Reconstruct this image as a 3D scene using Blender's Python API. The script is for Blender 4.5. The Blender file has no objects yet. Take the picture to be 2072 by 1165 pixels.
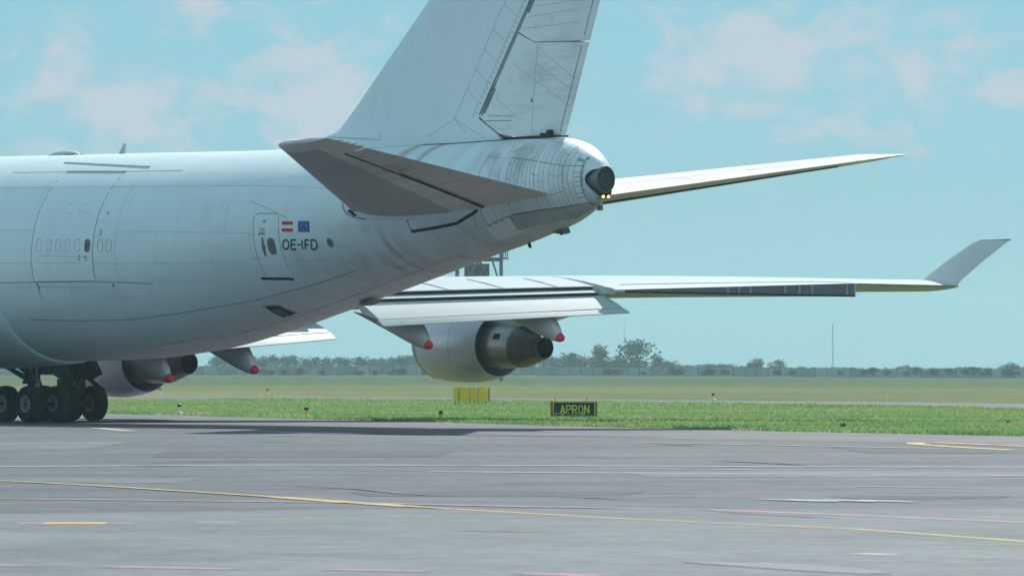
import bpy, bmesh, math, random
from math import sin, cos, pi, sqrt, radians, exp, atan2
from mathutils import Vector, Matrix
random.seed(7)
scn = bpy.context.scene
COL = scn.collection

# ------------------------------------------------------------------ camera, sky, sun, exposure
YAW, PITCH = 0.912515, 0.0131124
CAM = Vector((218.274, -119.277, 1.708))
FWD = Vector((-sin(YAW), cos(YAW), 0)); RGT = Vector((cos(YAW), sin(YAW), 0))
cd = bpy.data.cameras.new('camera'); cam = bpy.data.objects.new('camera', cd); COL.objects.link(cam)
cam.location = CAM; cam.rotation_euler = (pi/2 + PITCH, 0, YAW)
cd.sensor_width = 36; cd.lens = 36*12959.9/2072; cd.clip_start = 0.5; cd.clip_end = 20000
cd.dof.use_dof = True; cd.dof.focus_distance = 182; cd.dof.aperture_fstop = 9
scn.camera = cam
SUN = Vector((-0.55, 0.78, 0.96)).normalized()          # towards the sun
SUN_EL = math.asin(SUN.z)
scn.view_settings.view_transform = 'Standard'; scn.view_settings.look = 'None'
scn.view_settings.gamma = 1; scn.view_settings.use_curve_mapping = False
scn.view_settings.exposure = 0.12
sl = bpy.data.lights.new('sun', 'SUN'); sl.energy = 3.9; sl.angle = radians(0.53); sl.color = (1.0, 0.965, 0.91)
so = bpy.data.objects.new('sun', sl); COL.objects.link(so)
so.rotation_euler = SUN.to_track_quat('Z', 'Y').to_euler(); so.location = (0, 0, 60)
scn.cycles.use_denoising = True
scn.cycles.volume_bounces = 2
scn.cycles.max_bounces = 6

SKY_STRENGTH = 0.13
SKY_TINT = (0.46, 0.68, 0.95)
SKY_HAZE = (0.200, 0.444, 0.528)      # the thin veil that evens out the sky, in picture units
def build_world():
    w = bpy.data.worlds.new('World'); scn.world = w; w.use_nodes = True
    nt = w.node_tree; N = nt.nodes; L = nt.links
    for n in list(N): N.remove(n)
    out = N.new('ShaderNodeOutputWorld'); bg = N.new('ShaderNodeBackground'); bg.inputs[1].default_value = SKY_STRENGTH
    L.new(bg.outputs[0], out.inputs[0])
    sky = N.new('ShaderNodeTexSky'); sky.sky_type = 'NISHITA'; sky.sun_disc = False
    sky.sun_elevation = SUN_EL; sky.sun_rotation = atan2(SUN.x, SUN.y)
    sky.air_density = 1.0; sky.dust_density = 0.6; sky.ozone_density = 1.5
    def math_(op, a, b=None, c=None):
        n = N.new('ShaderNodeMath'); n.operation = op
        for i, v in enumerate((a, b, c)):
            if v is None: continue
            if isinstance(v, (int, float)): n.inputs[i].default_value = v
            else: L.new(v, n.inputs[i])
        return n.outputs[0]
    def mix(f, a, b, mode='MIX'):
        n = N.new('ShaderNodeMix'); n.data_type = 'RGBA'; n.blend_type = mode
        for s, v in ((n.inputs[0], f), (n.inputs[6], a), (n.inputs[7], b)):
            if isinstance(v, (int, float)): s.default_value = v
            elif isinstance(v, tuple): s.default_value = (*v, 1)
            else: L.new(v, s)
        return n.outputs[2]
    tc = N.new('ShaderNodeTexCoord'); sep = N.new('ShaderNodeSeparateXYZ'); L.new(tc.outputs['Generated'], sep.inputs[0])
    el = math_('ARCSINE', sep.outputs[2])
    ang = math_('ARCTAN2', math_('ADD', math_('MULTIPLY', sep.outputs[0], RGT.x), math_('MULTIPLY', sep.outputs[1], RGT.y)),
                math_('ADD', math_('MULTIPLY', sep.outputs[0], FWD.x), math_('MULTIPLY', sep.outputs[1], FWD.y)))
    # compass direction and height above the horizon of the cloud field
    comb = N.new('ShaderNodeCombineXYZ'); L.new(math_('MULTIPLY', ang, 90), comb.inputs[0]); L.new(math_('MULTIPLY', el, 150), comb.inputs[1])
    no = N.new('ShaderNodeTexNoise'); no.inputs['Scale'].default_value = 1.0; no.inputs['Detail'].default_value = 9; no.inputs['Roughness'].default_value = 0.58
    no.inputs['Distortion'].default_value = 0.35
    L.new(comb.outputs[0], no.inputs['Vector'])
    blobs = [(-.068, .0435, .0150, .0095, .42), (-.058, .0365, .0085, .005, .40), (-.078, .028, .008, .005, .26), (-.034, .047, .013, .009, .42), (-.029, .041, .008, .0075, .34),
             (.025, .047, .0125, .006, .42), (.044, .0475, .010, .0055, .40), (.066, .049, .011, .0075, .34), (.047, .0375, .014, .006, .27),
             (.043, .056, .016, .0045, .40), (-.054, .059, .012, .0035, .3), (.076, .043, .009, .007, .28), (-.036, .0365, .010, .0025, .22), (.010, .034, .012, .004, .16)]
    acc = None
    for (a, e, sa, se, s) in blobs:
        da = math_('DIVIDE', math_('SUBTRACT', ang, a), sa); de = math_('DIVIDE', math_('SUBTRACT', el, e), se)
        g = math_('MULTIPLY', math_('POWER', 2.718, math_('MULTIPLY', math_('ADD', math_('MULTIPLY', da, da), math_('MULTIPLY', de, de)), -0.7)), s)
        acc = g if acc is None else math_('ADD', acc, g)
    # out of view, added thicker cloud cover that brightens the shaded sides
    far = math_('MULTIPLY', math_('SMOOTH_MIN', math_('MULTIPLY', math_('MAXIMUM', math_('SUBTRACT', math_('ABSOLUTE', ang), .09), 0), 4), 0.30, 0.05), 1.0)
    acc = math_('ADD', acc, far)
    m = N.new('ShaderNodeMapRange'); m.interpolation_type = 'SMOOTHSTEP'
    L.new(math_('ADD', math_('MULTIPLY', math_('SUBTRACT', no.outputs[0], .5), 1.9), acc), m.inputs[0]); m.inputs[1].default_value = 0.16; m.inputs[2].default_value = 0.72
    base = mix(1.0, sky.outputs[0], SKY_TINT, 'MULTIPLY')
    base = mix(0.78, base, tuple(c/SKY_STRENGTH for c in SKY_HAZE))
    # clouds opposite the sun whitened as fill, those in front of it grey and pinkish
    dots = N.new('ShaderNodeVectorMath'); dots.operation = 'DOT_PRODUCT'; L.new(tc.outputs['Generated'], dots.inputs[0]); dots.inputs[1].default_value = tuple(SUN)
    lit = N.new('ShaderNodeMapRange'); lit.interpolation_type = 'SMOOTHSTEP'; L.new(dots.outputs['Value'], lit.inputs[0]); lit.inputs[1].default_value = .35; lit.inputs[2].default_value = -.55
    ccol = mix(lit.outputs[0], tuple(c/SKY_STRENGTH for c in (.50, .56, .62)), tuple(c/SKY_STRENGTH for c in (1.0, 1.04, 1.06)))
    cl = mix(math_('MULTIPLY', m.outputs[0], 0.9), base, ccol)
    L.new(cl, bg.inputs[0])
build_world()

# ------------------------------------------------------------------ helpers
def set_props(o, label=None, cat=None, group=None, kind=None):
    if label: o['label'] = label
    if cat: o['category'] = cat
    if group: o['group'] = group
    if kind: o['kind'] = kind
    return o
def empty(name, loc, label=None, cat=None, group=None, rz=0):
    o = bpy.data.objects.new(name, None); COL.objects.link(o); o.location = loc; o.rotation_euler = (0, 0, rz); o.empty_display_size = .3
    return set_props(o, label, cat, group)
def base_of(o):
    b = Vector((0, 0, 0))
    while o: b += o.location; o = o.parent
    return b
def mesh(name, vs, fs, mat, parent=None, smooth=False, label=None, auto=None, local=False, mats=None, fmat=None):
    """verts in world coordinates (local=True: already in the parent's frame)"""
    b = base_of(parent) if (parent and not local) else Vector((0, 0, 0))
    me = bpy.data.meshes.new(name); me.from_pydata([tuple(Vector(v) - b) for v in vs], [], fs)
    for m_ in ([mat] if mats is None else mats): me.materials.append(m_)
    if fmat: me.polygons.foreach_set('material_index', fmat)
    me.update()
    if smooth:
        me.polygons.foreach_set('use_smooth', [True]*len(me.polygons))
        if auto: me.set_sharp_from_angle(angle=radians(auto))
    o = bpy.data.objects.new(name, me); COL.objects.link(o)
    if parent: o.parent = parent
    if label: o['label'] = label
    return o
class MB:
    def __init__(s): s.v = []; s.f = []
    def add(s, vs, fs):
        n = len(s.v); s.v += [Vector(v) for v in vs]; s.f += [tuple(i+n for i in f) for f in fs]; return s
    def box(s, c, d, ax=None):
        c = Vector(c); X, Y, Z = ax or (Vector((1,0,0)), Vector((0,1,0)), Vector((0,0,1)))
        vs = [c + X*(sx*d[0]/2) + Y*(sy*d[1]/2) + Z*(sz*d[2]/2) for sx in (-1,1) for sy in (-1,1) for sz in (-1,1)]
        return s.add(vs, [(0,1,3,2),(4,6,7,5),(0,4,5,1),(2,3,7,6),(0,2,6,4),(1,5,7,3)])
    def tube(s, pts, r, n=8, cap=True):
        pts = [Vector(p) for p in pts]; r = r if isinstance(r, (list, tuple)) else [r]*len(pts)
        vs = []; fs = []
        for i, p in enumerate(pts):
            d = (pts[min(i+1, len(pts)-1)] - pts[max(i-1, 0)]).normalized()
            a = d.orthogonal().normalized() if abs(d.z) > .95 else d.cross(Vector((0,0,1))).normalized(); b = d.cross(a)
            vs += [p + a*(r[i]*cos(2*pi*k/n)) + b*(r[i]*sin(2*pi*k/n)) for k in range(n)]
        for i in range(len(pts)-1):
            for k in range(n):
                fs.append((i*n+k, i*n+(k+1) % n, (i+1)*n+(k+1) % n, (i+1)*n+k))
        if cap: fs += [tuple(range(n))[::-1], tuple((len(pts)-1)*n+k for k in range(n))]
        return s.add(vs, fs)
    def loft(s, rings, cap=True, closed=True):
        n = len(rings[0]); vs = [p for r in rings for p in r]; fs = []
        for i in range(len(rings)-1):
            for k in range(n if closed else n-1):
                fs.append((i*n+k, i*n+(k+1) % n, (i+1)*n+(k+1) % n, (i+1)*n+k))
        if cap: fs += [tuple(range(n))[::-1], tuple((len(rings)-1)*n+k for k in range(n))]
        return s.add(vs, fs)
    def lathe(s, prof, o, ax, n=32, cap=False):
        ax = Vector(ax).normalized(); a = ax.orthogonal().normalized(); b = ax.cross(a); o = Vector(o)
        return s.loft([[o + ax*t + a*(r*cos(2*pi*k/n)) + b*(r*sin(2*pi*k/n)) for k in range(n)] for t, r in prof], cap=cap)
    def prism(s, poly, d):
        d = Vector(d); poly = [Vector(p) for p in poly]; n = len(poly)
        return s.add(poly + [p + d for p in poly], [tuple(range(n))[::-1], tuple(range(n, 2*n))] + [(i, (i+1) % n, (i+1) % n + n, i+n) for i in range(n)])
    def out(s, name, mat, parent=None, **k): return mesh(name, s.v, s.f, mat, parent, **k)
def interp(x, xs, ys):
    if x <= xs[0]: return ys[0]
    for i in range(len(xs)-1):
        if x <= xs[i+1]: return ys[i] + (ys[i+1]-ys[i])*(x-xs[i])/(xs[i+1]-xs[i])
    return ys[-1]
def pchip(K, V):
    n = len(K); h = [K[i+1]-K[i] for i in range(n-1)]; d = [(V[i+1]-V[i])/h[i] for i in range(n-1)]
    m = [d[0]] + [(2*d[i-1]*d[i]/(d[i-1]+d[i]) if d[i-1]*d[i] > 0 else 0) for i in range(1, n-1)] + [d[-1]]
    def f(x):
        x = min(max(x, K[0]), K[-1]); i = 0
        while i < n-2 and x > K[i+1]: i += 1
        t = (x-K[i])/h[i]
        return (2*t**3-3*t**2+1)*V[i]+(t**3-2*t**2+t)*h[i]*m[i]+(-2*t**3+3*t**2)*V[i+1]+(t**3-t**2)*h[i]*m[i+1]
    return f

# ------------------------------------------------------------------ materials
def new_mat(name):
    m = bpy.data.materials.new(name); m.use_nodes = True
    return m, m.node_tree.nodes, m.node_tree.links, m.node_tree.nodes['Principled BSDF']
def noise(N, L, scale, detail=6, rough=.6, vec=None, sc=None, coord='Object'):
    if vec is None:
        t = N.new('ShaderNodeTexCoord'); vec = t.outputs[coord]
    if sc:
        mp = N.new('ShaderNodeMapping'); mp.inputs['Scale'].default_value = sc; L.new(vec, mp.inputs[0]); vec = mp.outputs[0]
    n = N.new('ShaderNodeTexNoise'); n.inputs['Scale'].default_value = scale; n.inputs['Detail'].default_value = detail; n.inputs['Roughness'].default_value = rough
    L.new(vec, n.inputs['Vector']); return n.outputs[0]
def ramp(N, L, fac, stops):
    r = N.new('ShaderNodeValToRGB'); L.new(fac, r.inputs[0]); e = r.color_ramp.elements
    while len(e) < len(stops): e.new(.5)
    for i, (p, c) in enumerate(stops):
        e[i].position = p; e[i].color = (*c, 1) if isinstance(c, tuple) else (c, c, c, 1)
    return r.outputs[0]
def mixc(N, L, f, a, b, mode='MIX'):
    n = N.new('ShaderNodeMix'); n.data_type = 'RGBA'; n.blend_type = mode
    for s, v in ((n.inputs[0], f), (n.inputs[6], a), (n.inputs[7], b)):
        if isinstance(v, (int, float)): s.default_value = v
        elif isinstance(v, tuple): s.default_value = (*v, 1)
        else: L.new(v, s)
    return n.outputs[2]
def mathn(N, L, op, a, b=None):
    n = N.new('ShaderNodeMath'); n.operation = op
    for i, v in enumerate((a, b)):
        if v is None: continue
        if isinstance(v, (int, float)): n.inputs[i].default_value = v
        else: L.new(v, n.inputs[i])
    return n.outputs[0]
def plain(name, c, rough=.5, metal=0, var=.12, scale=3., emit=None, spec=.5, coord='Object'):
    m, N, L, P = new_mat(name)
    f = noise(N, L, scale, 5, coord=coord)
    col = ramp(N, L, f, [(.25, tuple(x*(1-var) for x in c)), (.75, tuple(min(1, x*(1+var)) for x in c))])
    L.new(col, P.inputs['Base Color']); P.inputs['Roughness'].default_value = rough; P.inputs['Metallic'].default_value = metal
    P.inputs['Specular IOR Level'].default_value = spec
    if emit: P.inputs['Emission Color'].default_value = (*emit[0], 1); P.inputs['Emission Strength'].default_value = emit[1]
    return m
def aircraft_paint(name, c, rough=.32, attr=False, metal=0, streak=(.25, 1.5, 1.5), amount=.35, grime=(.16, .15, .13), rand=0.0, spec=.5):
    m, N, L, P = new_mat(name)
    big = noise(N, L, .35, 5, .55); st = noise(N, L, 2.2, 8, .65, sc=streak)
    f = mathn(N, L, 'MULTIPLY', big, st)
    d = N.new('ShaderNodeMapRange'); L.new(f, d.inputs[0]); d.inputs[1].default_value = .24; d.inputs[2].default_value = .46
    dm = mathn(N, L, 'MULTIPLY', d.outputs[0], amount)
    if attr:
        a = N.new('ShaderNodeAttribute'); a.attribute_name = 'grime'
        st2 = noise(N, L, 3.0, 7, .7, sc=(1.2, .5, .35))
        w = N.new('ShaderNodeMapRange'); L.new(st2, w.inputs[0]); w.inputs[1].default_value = .3; w.inputs[2].default_value = .62
        g2 = mathn(N, L, 'MULTIPLY', a.outputs['Fac'], mathn(N, L, 'ADD', mathn(N, L, 'MULTIPLY', w.outputs[0], .75), .25))
        dm = mathn(N, L, 'MINIMUM', mathn(N, L, 'ADD', dm, g2), .9)
    base = c
    if attr:
        tcb = N.new('ShaderNodeTexCoord'); mpb = N.new('ShaderNodeMapping'); mpb.inputs['Rotation'].default_value = (pi/2, 0, 0); L.new(tcb.outputs['Object'], mpb.inputs[0])
        br = N.new('ShaderNodeTexBrick'); L.new(mpb.outputs[0], br.inputs['Vector']); br.inputs['Scale'].default_value = 1.0; br.inputs['Brick Width'].default_value = 2.6; br.inputs['Row Height'].default_value = .95
        br.inputs['Mortar Size'].default_value = 0.0; br.inputs['Color1'].default_value = (*[x*.955 for x in c], 1); br.inputs['Color2'].default_value = (*c, 1); br.inputs['Mortar'].default_value = (*c, 1); br.offset = .35
        base = br.outputs['Color']
        run = noise(N, L, 1.0, 6, .7, sc=(5.5, .5, .30)); rm = N.new('ShaderNodeMapRange'); L.new(run, rm.inputs[0]); rm.inputs[1].default_value = .52; rm.inputs[2].default_value = .72
        dm = mathn(N, L, 'MINIMUM', mathn(N, L, 'ADD', dm, mathn(N, L, 'MULTIPLY', rm.outputs[0], .13)), .9)
    if rand:
        oi = N.new('ShaderNodeObjectInfo')
        base = ramp(N, L, oi.outputs['Random'], [(0, tuple(x*(1-rand) for x in c)), (1, c)])
    col = mixc(N, L, dm, base, grime)
    L.new(col, P.inputs['Base Color'])
    r = N.new('ShaderNodeMapRange'); L.new(dm, r.inputs[0]); r.inputs[3].default_value = rough; r.inputs[4].default_value = .7
    L.new(r.outputs[0], P.inputs['Roughness']); P.inputs['Specular IOR Level'].default_value = spec; P.inputs['Metallic'].default_value = metal
    b = N.new('ShaderNodeBump'); b.inputs['Strength'].default_value = .22 if attr else .08; b.inputs['Distance'].default_value = .03
    L.new(noise(N, L, 1.5, 3, .5, sc=(1.3, .8, .8)), b.inputs['Height']); L.new(b.outputs[0], P.inputs['Normal'])
    return m
M = {}
WHITE = (.77, .865, .875)
M['white'] = aircraft_paint('white_paint', WHITE, .42, attr=True, amount=.14, spec=.8)
M['white_tail'] = aircraft_paint('white_paint_fin', (.765, .86, .875), .40, streak=(.8, 1, .15), amount=.10)
M['rudder'] = aircraft_paint('weathered_rudder_paint', (.82, .86, .85), .42, streak=(.35, 1, 2.2), amount=.5, grime=(.30, .29, .26))
M['panel'] = aircraft_paint('tail_skin_paint', (.85, .89, .88), .36, streak=(.8, 1, .3), amount=.55, rand=.12)
M['dirty'] = aircraft_paint('grimy_lower_skin', (.50, .50, .49), .5, streak=(.5, 1, 2), amount=.5, rand=.1)
M['stab'] = aircraft_paint('weathered_tailplane_paint', (.82, .77, .76), .42, streak=(.25, 1.2, 1), amount=.65, grime=(.24, .225, .21))
M['inspar'] = aircraft_paint('grey_inspar_coating', (.47, .465, .475), .5, streak=(.3, 1, 1), amount=.4, grime=(.25, .25, .25))
M['elev'] = aircraft_paint('weathered_elevator_paint', (.76, .69, .69), .45, streak=(.25, 2.2, 1), amount=.65, grime=(.26, .24, .23))
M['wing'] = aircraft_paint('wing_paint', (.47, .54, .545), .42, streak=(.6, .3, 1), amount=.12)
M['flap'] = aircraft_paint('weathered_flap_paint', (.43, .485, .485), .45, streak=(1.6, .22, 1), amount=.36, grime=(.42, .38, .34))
M['winglet'] = aircraft_paint('winglet_paint', (.62, .65, .66), .4, amount=.1)
M['olive'] = plain('primer_olive', (.26, .27, .12), .6)
M['cove'] = plain('cove_grey', (.14, .16, .18), .6, var=.2, scale=2)
M['rib'] = plain('rib_grey', (.34, .36, .37), .55)
M['dark'] = plain('dark_gap', (.012, .016, .018), .8)
M['seam'] = plain('sealant_seam', (.19, .225, .235), .7, var=.3, scale=6)
M['seam_soft'] = plain('faint_seam', (.43, .50, .515), .6, var=.25, scale=2)
M['sealbase'] = plain('sealant_base', (.34, .385, .39), .7, var=.3, scale=5)
M['rubber'] = plain('tyre_rubber', (.018, .021, .023), .75, var=.25, scale=4)
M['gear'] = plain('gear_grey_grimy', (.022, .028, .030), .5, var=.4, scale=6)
M['gearflap'] = plain('flap_green_grey', (.06, .10, .095), .6)
M['gearlight'] = plain('gear_light_metal', (.34, .36, .36), .45, var=.3, scale=8)
M['rim'] = plain('rim_grey', (.58, .60, .60), .45, var=.2, scale=8)
M['fairing'] = aircraft_paint('fairing_paint', (.62, .64, .65), .4, streak=(.25, 1.4, 1.4), amount=.35, grime=(.2, .2, .19))
M['red'] = plain('red_cap', (.80, .02, .06), .4, var=.1)
M['flagred'] = plain('flag_red', (.52, .010, .03), .45, var=.06)
M['flagblue'] = plain('flag_blue', (.035, .10, .34), .45, var=.06)
M['flagstar'] = plain('flag_star', (.42, .42, .22), .45)
M['ink'] = plain('lettering_black', (.012, .016, .02), .4)
M['markgrey'] = plain('stencil_grey', (.33, .39, .41), .5)
M['markred'] = plain('stencil_red', (.40, .12, .16), .5)
M['glass'] = plain('window_glass', (.05, .07, .08), .12, var=.2)
M['brass'] = plain('door_window_pane', (.16, .155, .14), .2, var=.3, scale=8)
M['cowl'] = aircraft_paint('cowl_paint', (.75, .765, .86), .28, streak=(.3, 1, 1), amount=.2, grime=(.5, .45, .4), spec=.8, metal=.12)
M['core'] = plain('core_metal', (.42, .385, .36), .34, metal=.75, var=.25, scale=2)
M['nozzle'] = plain('nozzle_metal', (.19, .178, .17), .42, metal=.7, var=.3, scale=2)
M['pipe'] = plain('exhaust_pipe_metal', (.20, .22, .225), .45, metal=.4, var=.3, scale=4)
M['innerduct'] = plain('duct_dark', (.05, .06, .065), .6)
M['lip'] = plain('lip_metal', (.55, .56, .57), .25, metal=.8)
M['lampglow'] = plain('lamp_glow', (1, .75, .4), .3, emit=((1.0, .50, .16), 2.5))

# ------------------------------------------------------------------ aircraft geometry: fuselage profile (metres aft of the nose, above the ground)
KX = [0, .6, 1.6, 3, 5, 8, 12, 17, 22, 28, 36, 40, 44, 48, 51, 54, 57, 60, 62, 64, 65.5, 66.7, 67.5, 68.0, 68.4, 68.6]
KT = [4.9, 5.7, 6.4, 7.3, 8.9, 9.9, 10.2, 10.1, 9.4, 9.1, 9.01, 8.95, 8.9, 8.84, 8.8, 8.79, 8.78, 8.78, 8.78, 8.78, 8.78, 8.75, 8.59, 8.33, 8.07, 7.85]
KB = [4.7, 4.0, 3.4, 2.8, 2.4, 2.1, 2.05, 2.05, 2.05, 2.05, 2.05, 2.07, 2.12, 2.39, 2.84, 3.44, 4.07, 4.7, 5.12, 5.5, 5.83, 6.12, 6.42, 6.65, 6.83, 6.91]
KW = [.1, .9, 1.6, 2.2, 2.7, 3.1, 3.25, 3.25, 3.25, 3.25, 3.25, 3.25, 3.25, 3.21, 3.1, 2.94, 2.74, 2.4, 2.1, 1.76, 1.48, 1.26, 1.0, .72, .45, .40]
fT, fB, fW = pchip(KX, KT), pchip(KX, KB), pchip(KX, KW)
def surf(x, z, off=0.0, side=-1):
    t, b, w = fT(x), fB(x), fW(x); zc, rz = (t+b)/2, (t-b)/2
    q = max(-1, min(1, (z-zc)/rz)); y = side*w*sqrt(max(0, 1-q*q))
    n = Vector((0, y/w**2, (z-zc)/rz**2))
    n = n.normalized() if n.length > 1e-9 else Vector((0, 0, 1))
    return Vector((x, y, z)) + n*off
def xend(th):
    s = abs(cos(th)); return 68.60 - .33*max(0, s**5)*(1 if sin(th) > -.55 else .6) - (.05 if sin(th) < -.5 else 0)
def grime_at(x, y, z):
    g = 0
    def bump(c, w, v): return exp(-((v-c)/w)**2)
    if y < .8:
        up = max(0, min(1, (z-7.5)/.9))
        g += .9*bump(60.35, .24, x + .10*(8.7-z))*up + .8*bump(61.45, .20, x + .10*(8.7-z))*up
        lo = max(0, min(1, (6.5-z)/.5))*max(0, min(1, (z-4.3)/.5))
        w1, w2 = .5+.5*sin(z*5.1+1), .5+.5*sin(z*3.3+2.4)
        g += .42*bump(59.75, .20, x + .05*(z-5.6))*lo*w1 + .60*bump(60.35, .13, x + .22*(z-5.4))*lo*(.5+.5*w2) + .34*bump(60.85, .22, x + .3*(z-5.6))*lo*w2 + .22*bump(58.9, .3, x)*lo*w1 + .3*bump(62.25, .10, x)*lo*w1
        g += .22*max(0, min(1, (x-61.5)/2))*max(0, min(1, (6.6-z)/.6))
        g += .30*bump(64.2, .2, x)*max(0, min(1, (z-7.6)/.6))+ .22*bump(63.0, .25, x)*max(0, min(1, (z-7.6)/.6))
        g += .22*bump(56.35, .25, x)*bump(5.2, .5, z) + .16*bump(49.5, 2.5, x)*bump(4.62, .09, z) + .14*bump(43.5, 2.3, x)*bump(4.5, .06, z)
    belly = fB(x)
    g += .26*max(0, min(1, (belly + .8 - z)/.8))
    g += .05*bump(4.9, .5, z)*(1 if x > 38 else 0)
    return max(0, min(.85, g))

plane = empty('cargo_aircraft', (34, 0, 0), 'white four engined cargo jet parked with its tail towards the viewer', 'aircraft')
def build_fuselage():
    xs = [0, .15, .6, 1.1, 1.6, 2.3, 3, 4, 5, 6.5, 8, 10, 12, 14.5, 17, 19.5, 22, 25, 28, 32, 36]
    x = 37.0
    while x < 56: xs.append(x); x += .5
    while x < 66.5: xs.append(x); x += .11
    while x < 68.6: xs.append(x); x += .06
    xs.append(68.6)
    n = 128; vs = []; fs = []
    for x in xs:
        for k in range(n):
            th = 2*pi*k/n
            xx = x if x < 66.5 else 66.5 + (x-66.5)*(xend(th)-66.5)/2.1
            t, b, w = fT(xx), fB(xx), fW(xx)
            vs.append((xx, w*cos(th), (t+b)/2 + (t-b)/2*sin(th)))
    for i in range(len(xs)-1):
        for k in range(n): fs.append((i*n+k, i*n+(k+1) % n, (i+1)*n+(k+1) % n, (i+1)*n+k))
    fm = []
    for f in fs:
        c = [sum(vs[i][q] for i in f)/4 for q in range(3)]
        on = 64.42 < c[0] < 68.2 and c[1] < .02 and c[2] < fT(c[0]) - .1 and c[2] > interp(c[0], [64.4, 65.2, 67.4, 68.2], [6.12, 5.98, 6.34, 6.6])
        fm.append(1 if on else 0)
    o = mesh('fuselage', vs, fs, None, plane, True, mats=[M['white'], M['sealbase']], fmat=fm)
    a = o.data.attributes.new('grime', 'FLOAT', 'POINT')
    a.data.foreach_set('value', [grime_at(*v) for v in vs])
    # inside of the open tail cone
    rings = []
    for (f, dx) in ((1.0, 0), (.93, -.004), (.88, -.12), (.86, -.7)):
        r = []
        for k in range(n):
            th = 2*pi*k/n; xe = xend(th); t, b, w = fT(xe), fB(xe), fW(xe); zc = (t+b)/2
            r.append((xe+dx if dx > -.5 else 67.7, w*f*cos(th), zc + (t-b)/2*f*sin(th)))
        rings.append(r)
    MB().loft(rings, cap=False).out('tail_cone_lining', M['innerduct'], plane, smooth=True, auto=40)
    return o
fus = build_fuselage()

# strips, patches and plates that lie on the port skin
def resample(pts, step):
    out = [Vector((*pts[0], 0))]
    for a, b in zip(pts[:-1], pts[1:]):
        a, b = Vector((*a, 0)), Vector((*b, 0)); n = max(1, int((b-a).length/step))
        out += [a + (b-a)*(i/n) for i in range(1, n+1)]
    return [(p.x, p.y) for p in out]
def skin_strip(mb, pts, w, off=.004, step=.25):
    pts = resample(pts, step); n = len(pts); vs = []
    for i, p in enumerate(pts):
        a, b = pts[max(i-1, 0)], pts[min(i+1, n-1)]
        A, B = surf(*a), surf(*b); d = (B-A).normalized(); c = surf(*p)
        nn = (surf(*p, off=.1) - c).normalized(); s = d.cross(nn).normalized()
        c = c + nn*off
        vs += [c - s*(w/2) - nn*(off+.01), c - s*(w/2), c + s*(w/2), c + s*(w/2) - nn*(off+.01)]
    fs = []
    for i in range(n-1):
        for k in range(3): fs.append((4*i+k, 4*i+k+1, 4*i+4+k+1, 4*i+4+k))
    mb.add(vs, fs)
def seam(name, pts, w, mat, off=.004, parent=None, **k):
    mb = MB(); skin_strip(mb, pts, w, off); return mb.out(name, mat, parent or fus, smooth=False, **k)
def skin_plate(name, c4, mat, off=.006, nu=4, nv=4, parent=None, label=None, th=.012):
    """raised plate between four (x, z) corners a b c d"""
    a, b, c, d = [Vector(q) for q in c4]; vs = []; fs = []
    for i in range(nu+1):
        for j in range(nv+1):
            u, v = i/nu, j/nv; q = (a*(1-u)+b*u)*(1-v) + (d*(1-u)+c*u)*v
            vs.append(surf(q.x, q.y, off))
    W = nv+1
    for i in range(nu):
        for j in range(nv): fs.append((i*W+j, (i+1)*W+j, (i+1)*W+j+1, i*W+j+1))
    bd = [i*W for i in range(nu+1)] + [nu*W+j for j in range(1, nv+1)] + [i*W+nv for i in range(nu-1, -1, -1)] + [j for j in range(nv-1, 0, -1)]
    n0 = len(vs)
    for ix in bd:
        p = vs[ix]; q = surf(p.x, p.z, off-th); vs.append(q)
    nb = len(bd)
    for i in range(nb): fs.append((bd[i], n0+i, n0+(i+1) % nb, bd[(i+1) % nb]))
    return mesh(name, vs, fs, mat, parent or fus, False, label)
def skin_poly(name, pts, mat, off=.006, parent=None, th=.012, label=None):
    c = (sum(p[0] for p in pts)/len(pts), sum(p[1] for p in pts)/len(pts)); n = len(pts)
    vs = [surf(*p, off=off) for p in pts] + [surf(*p, off=off-th) for p in pts] + [surf(*c, off=off)]
    fs = [(i, (i+1) % n, 2*n) for i in range(n)] + [((i+1) % n, i, i+n, (i+1) % n + n) for i in range(n)]
    return mesh(name, vs, fs, mat, parent or fus, False, label)
def oval(cx, cz, rx, rz, n=20, p=2.6):
    return [(cx + rx*math.copysign(abs(cos(t))**(2/p), cos(t)), cz + rz*math.copysign(abs(sin(t))**(2/p), sin(t))) for t in [2*pi*k/n for k in range(n)]]

# long skin laps and frames
for pts in ([(39.35, 7.83), (46.67, 7.7), (54.12, 7.56), (57.8, 7.4)], [(47.68, 6.23), (54.4, 6.07)], [(39.5, 5.32), (47.19, 5.2), (53.96, 5.13)],
            [(55.9, 5.16), (58.25, 5.16)], [(38.5, 6.42), (42.4, 6.36)]):
    seam('lap_seam', pts, .015, M['seam_soft'])
for pts in ([(39.3, 4.66), (42.5, 4.65), (45.98, 4.64), (49.1, 4.53)], [(41.41, 3.43), (44.19, 3.38), (46.8, 3.39), (49.52, 3.57), (53.27, 3.96), (56.29, 4.45), (58.26, 4.84)]):
    seam('lap_seam', pts, .026, M['seam'])
for pts in ([(46.24, 2.50), (50.59, 2.87), (54.53, 3.61), (57.8, 4.30), (60.45, 4.89), (63.07, 5.46)], [(46.8, 2.55), (52.03, 3.1), (55.68, 3.86), (59.17, 4.6), (61.83, 5.17)]):
    seam('belly_stringer', pts, .035, M['seam_soft'])
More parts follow.
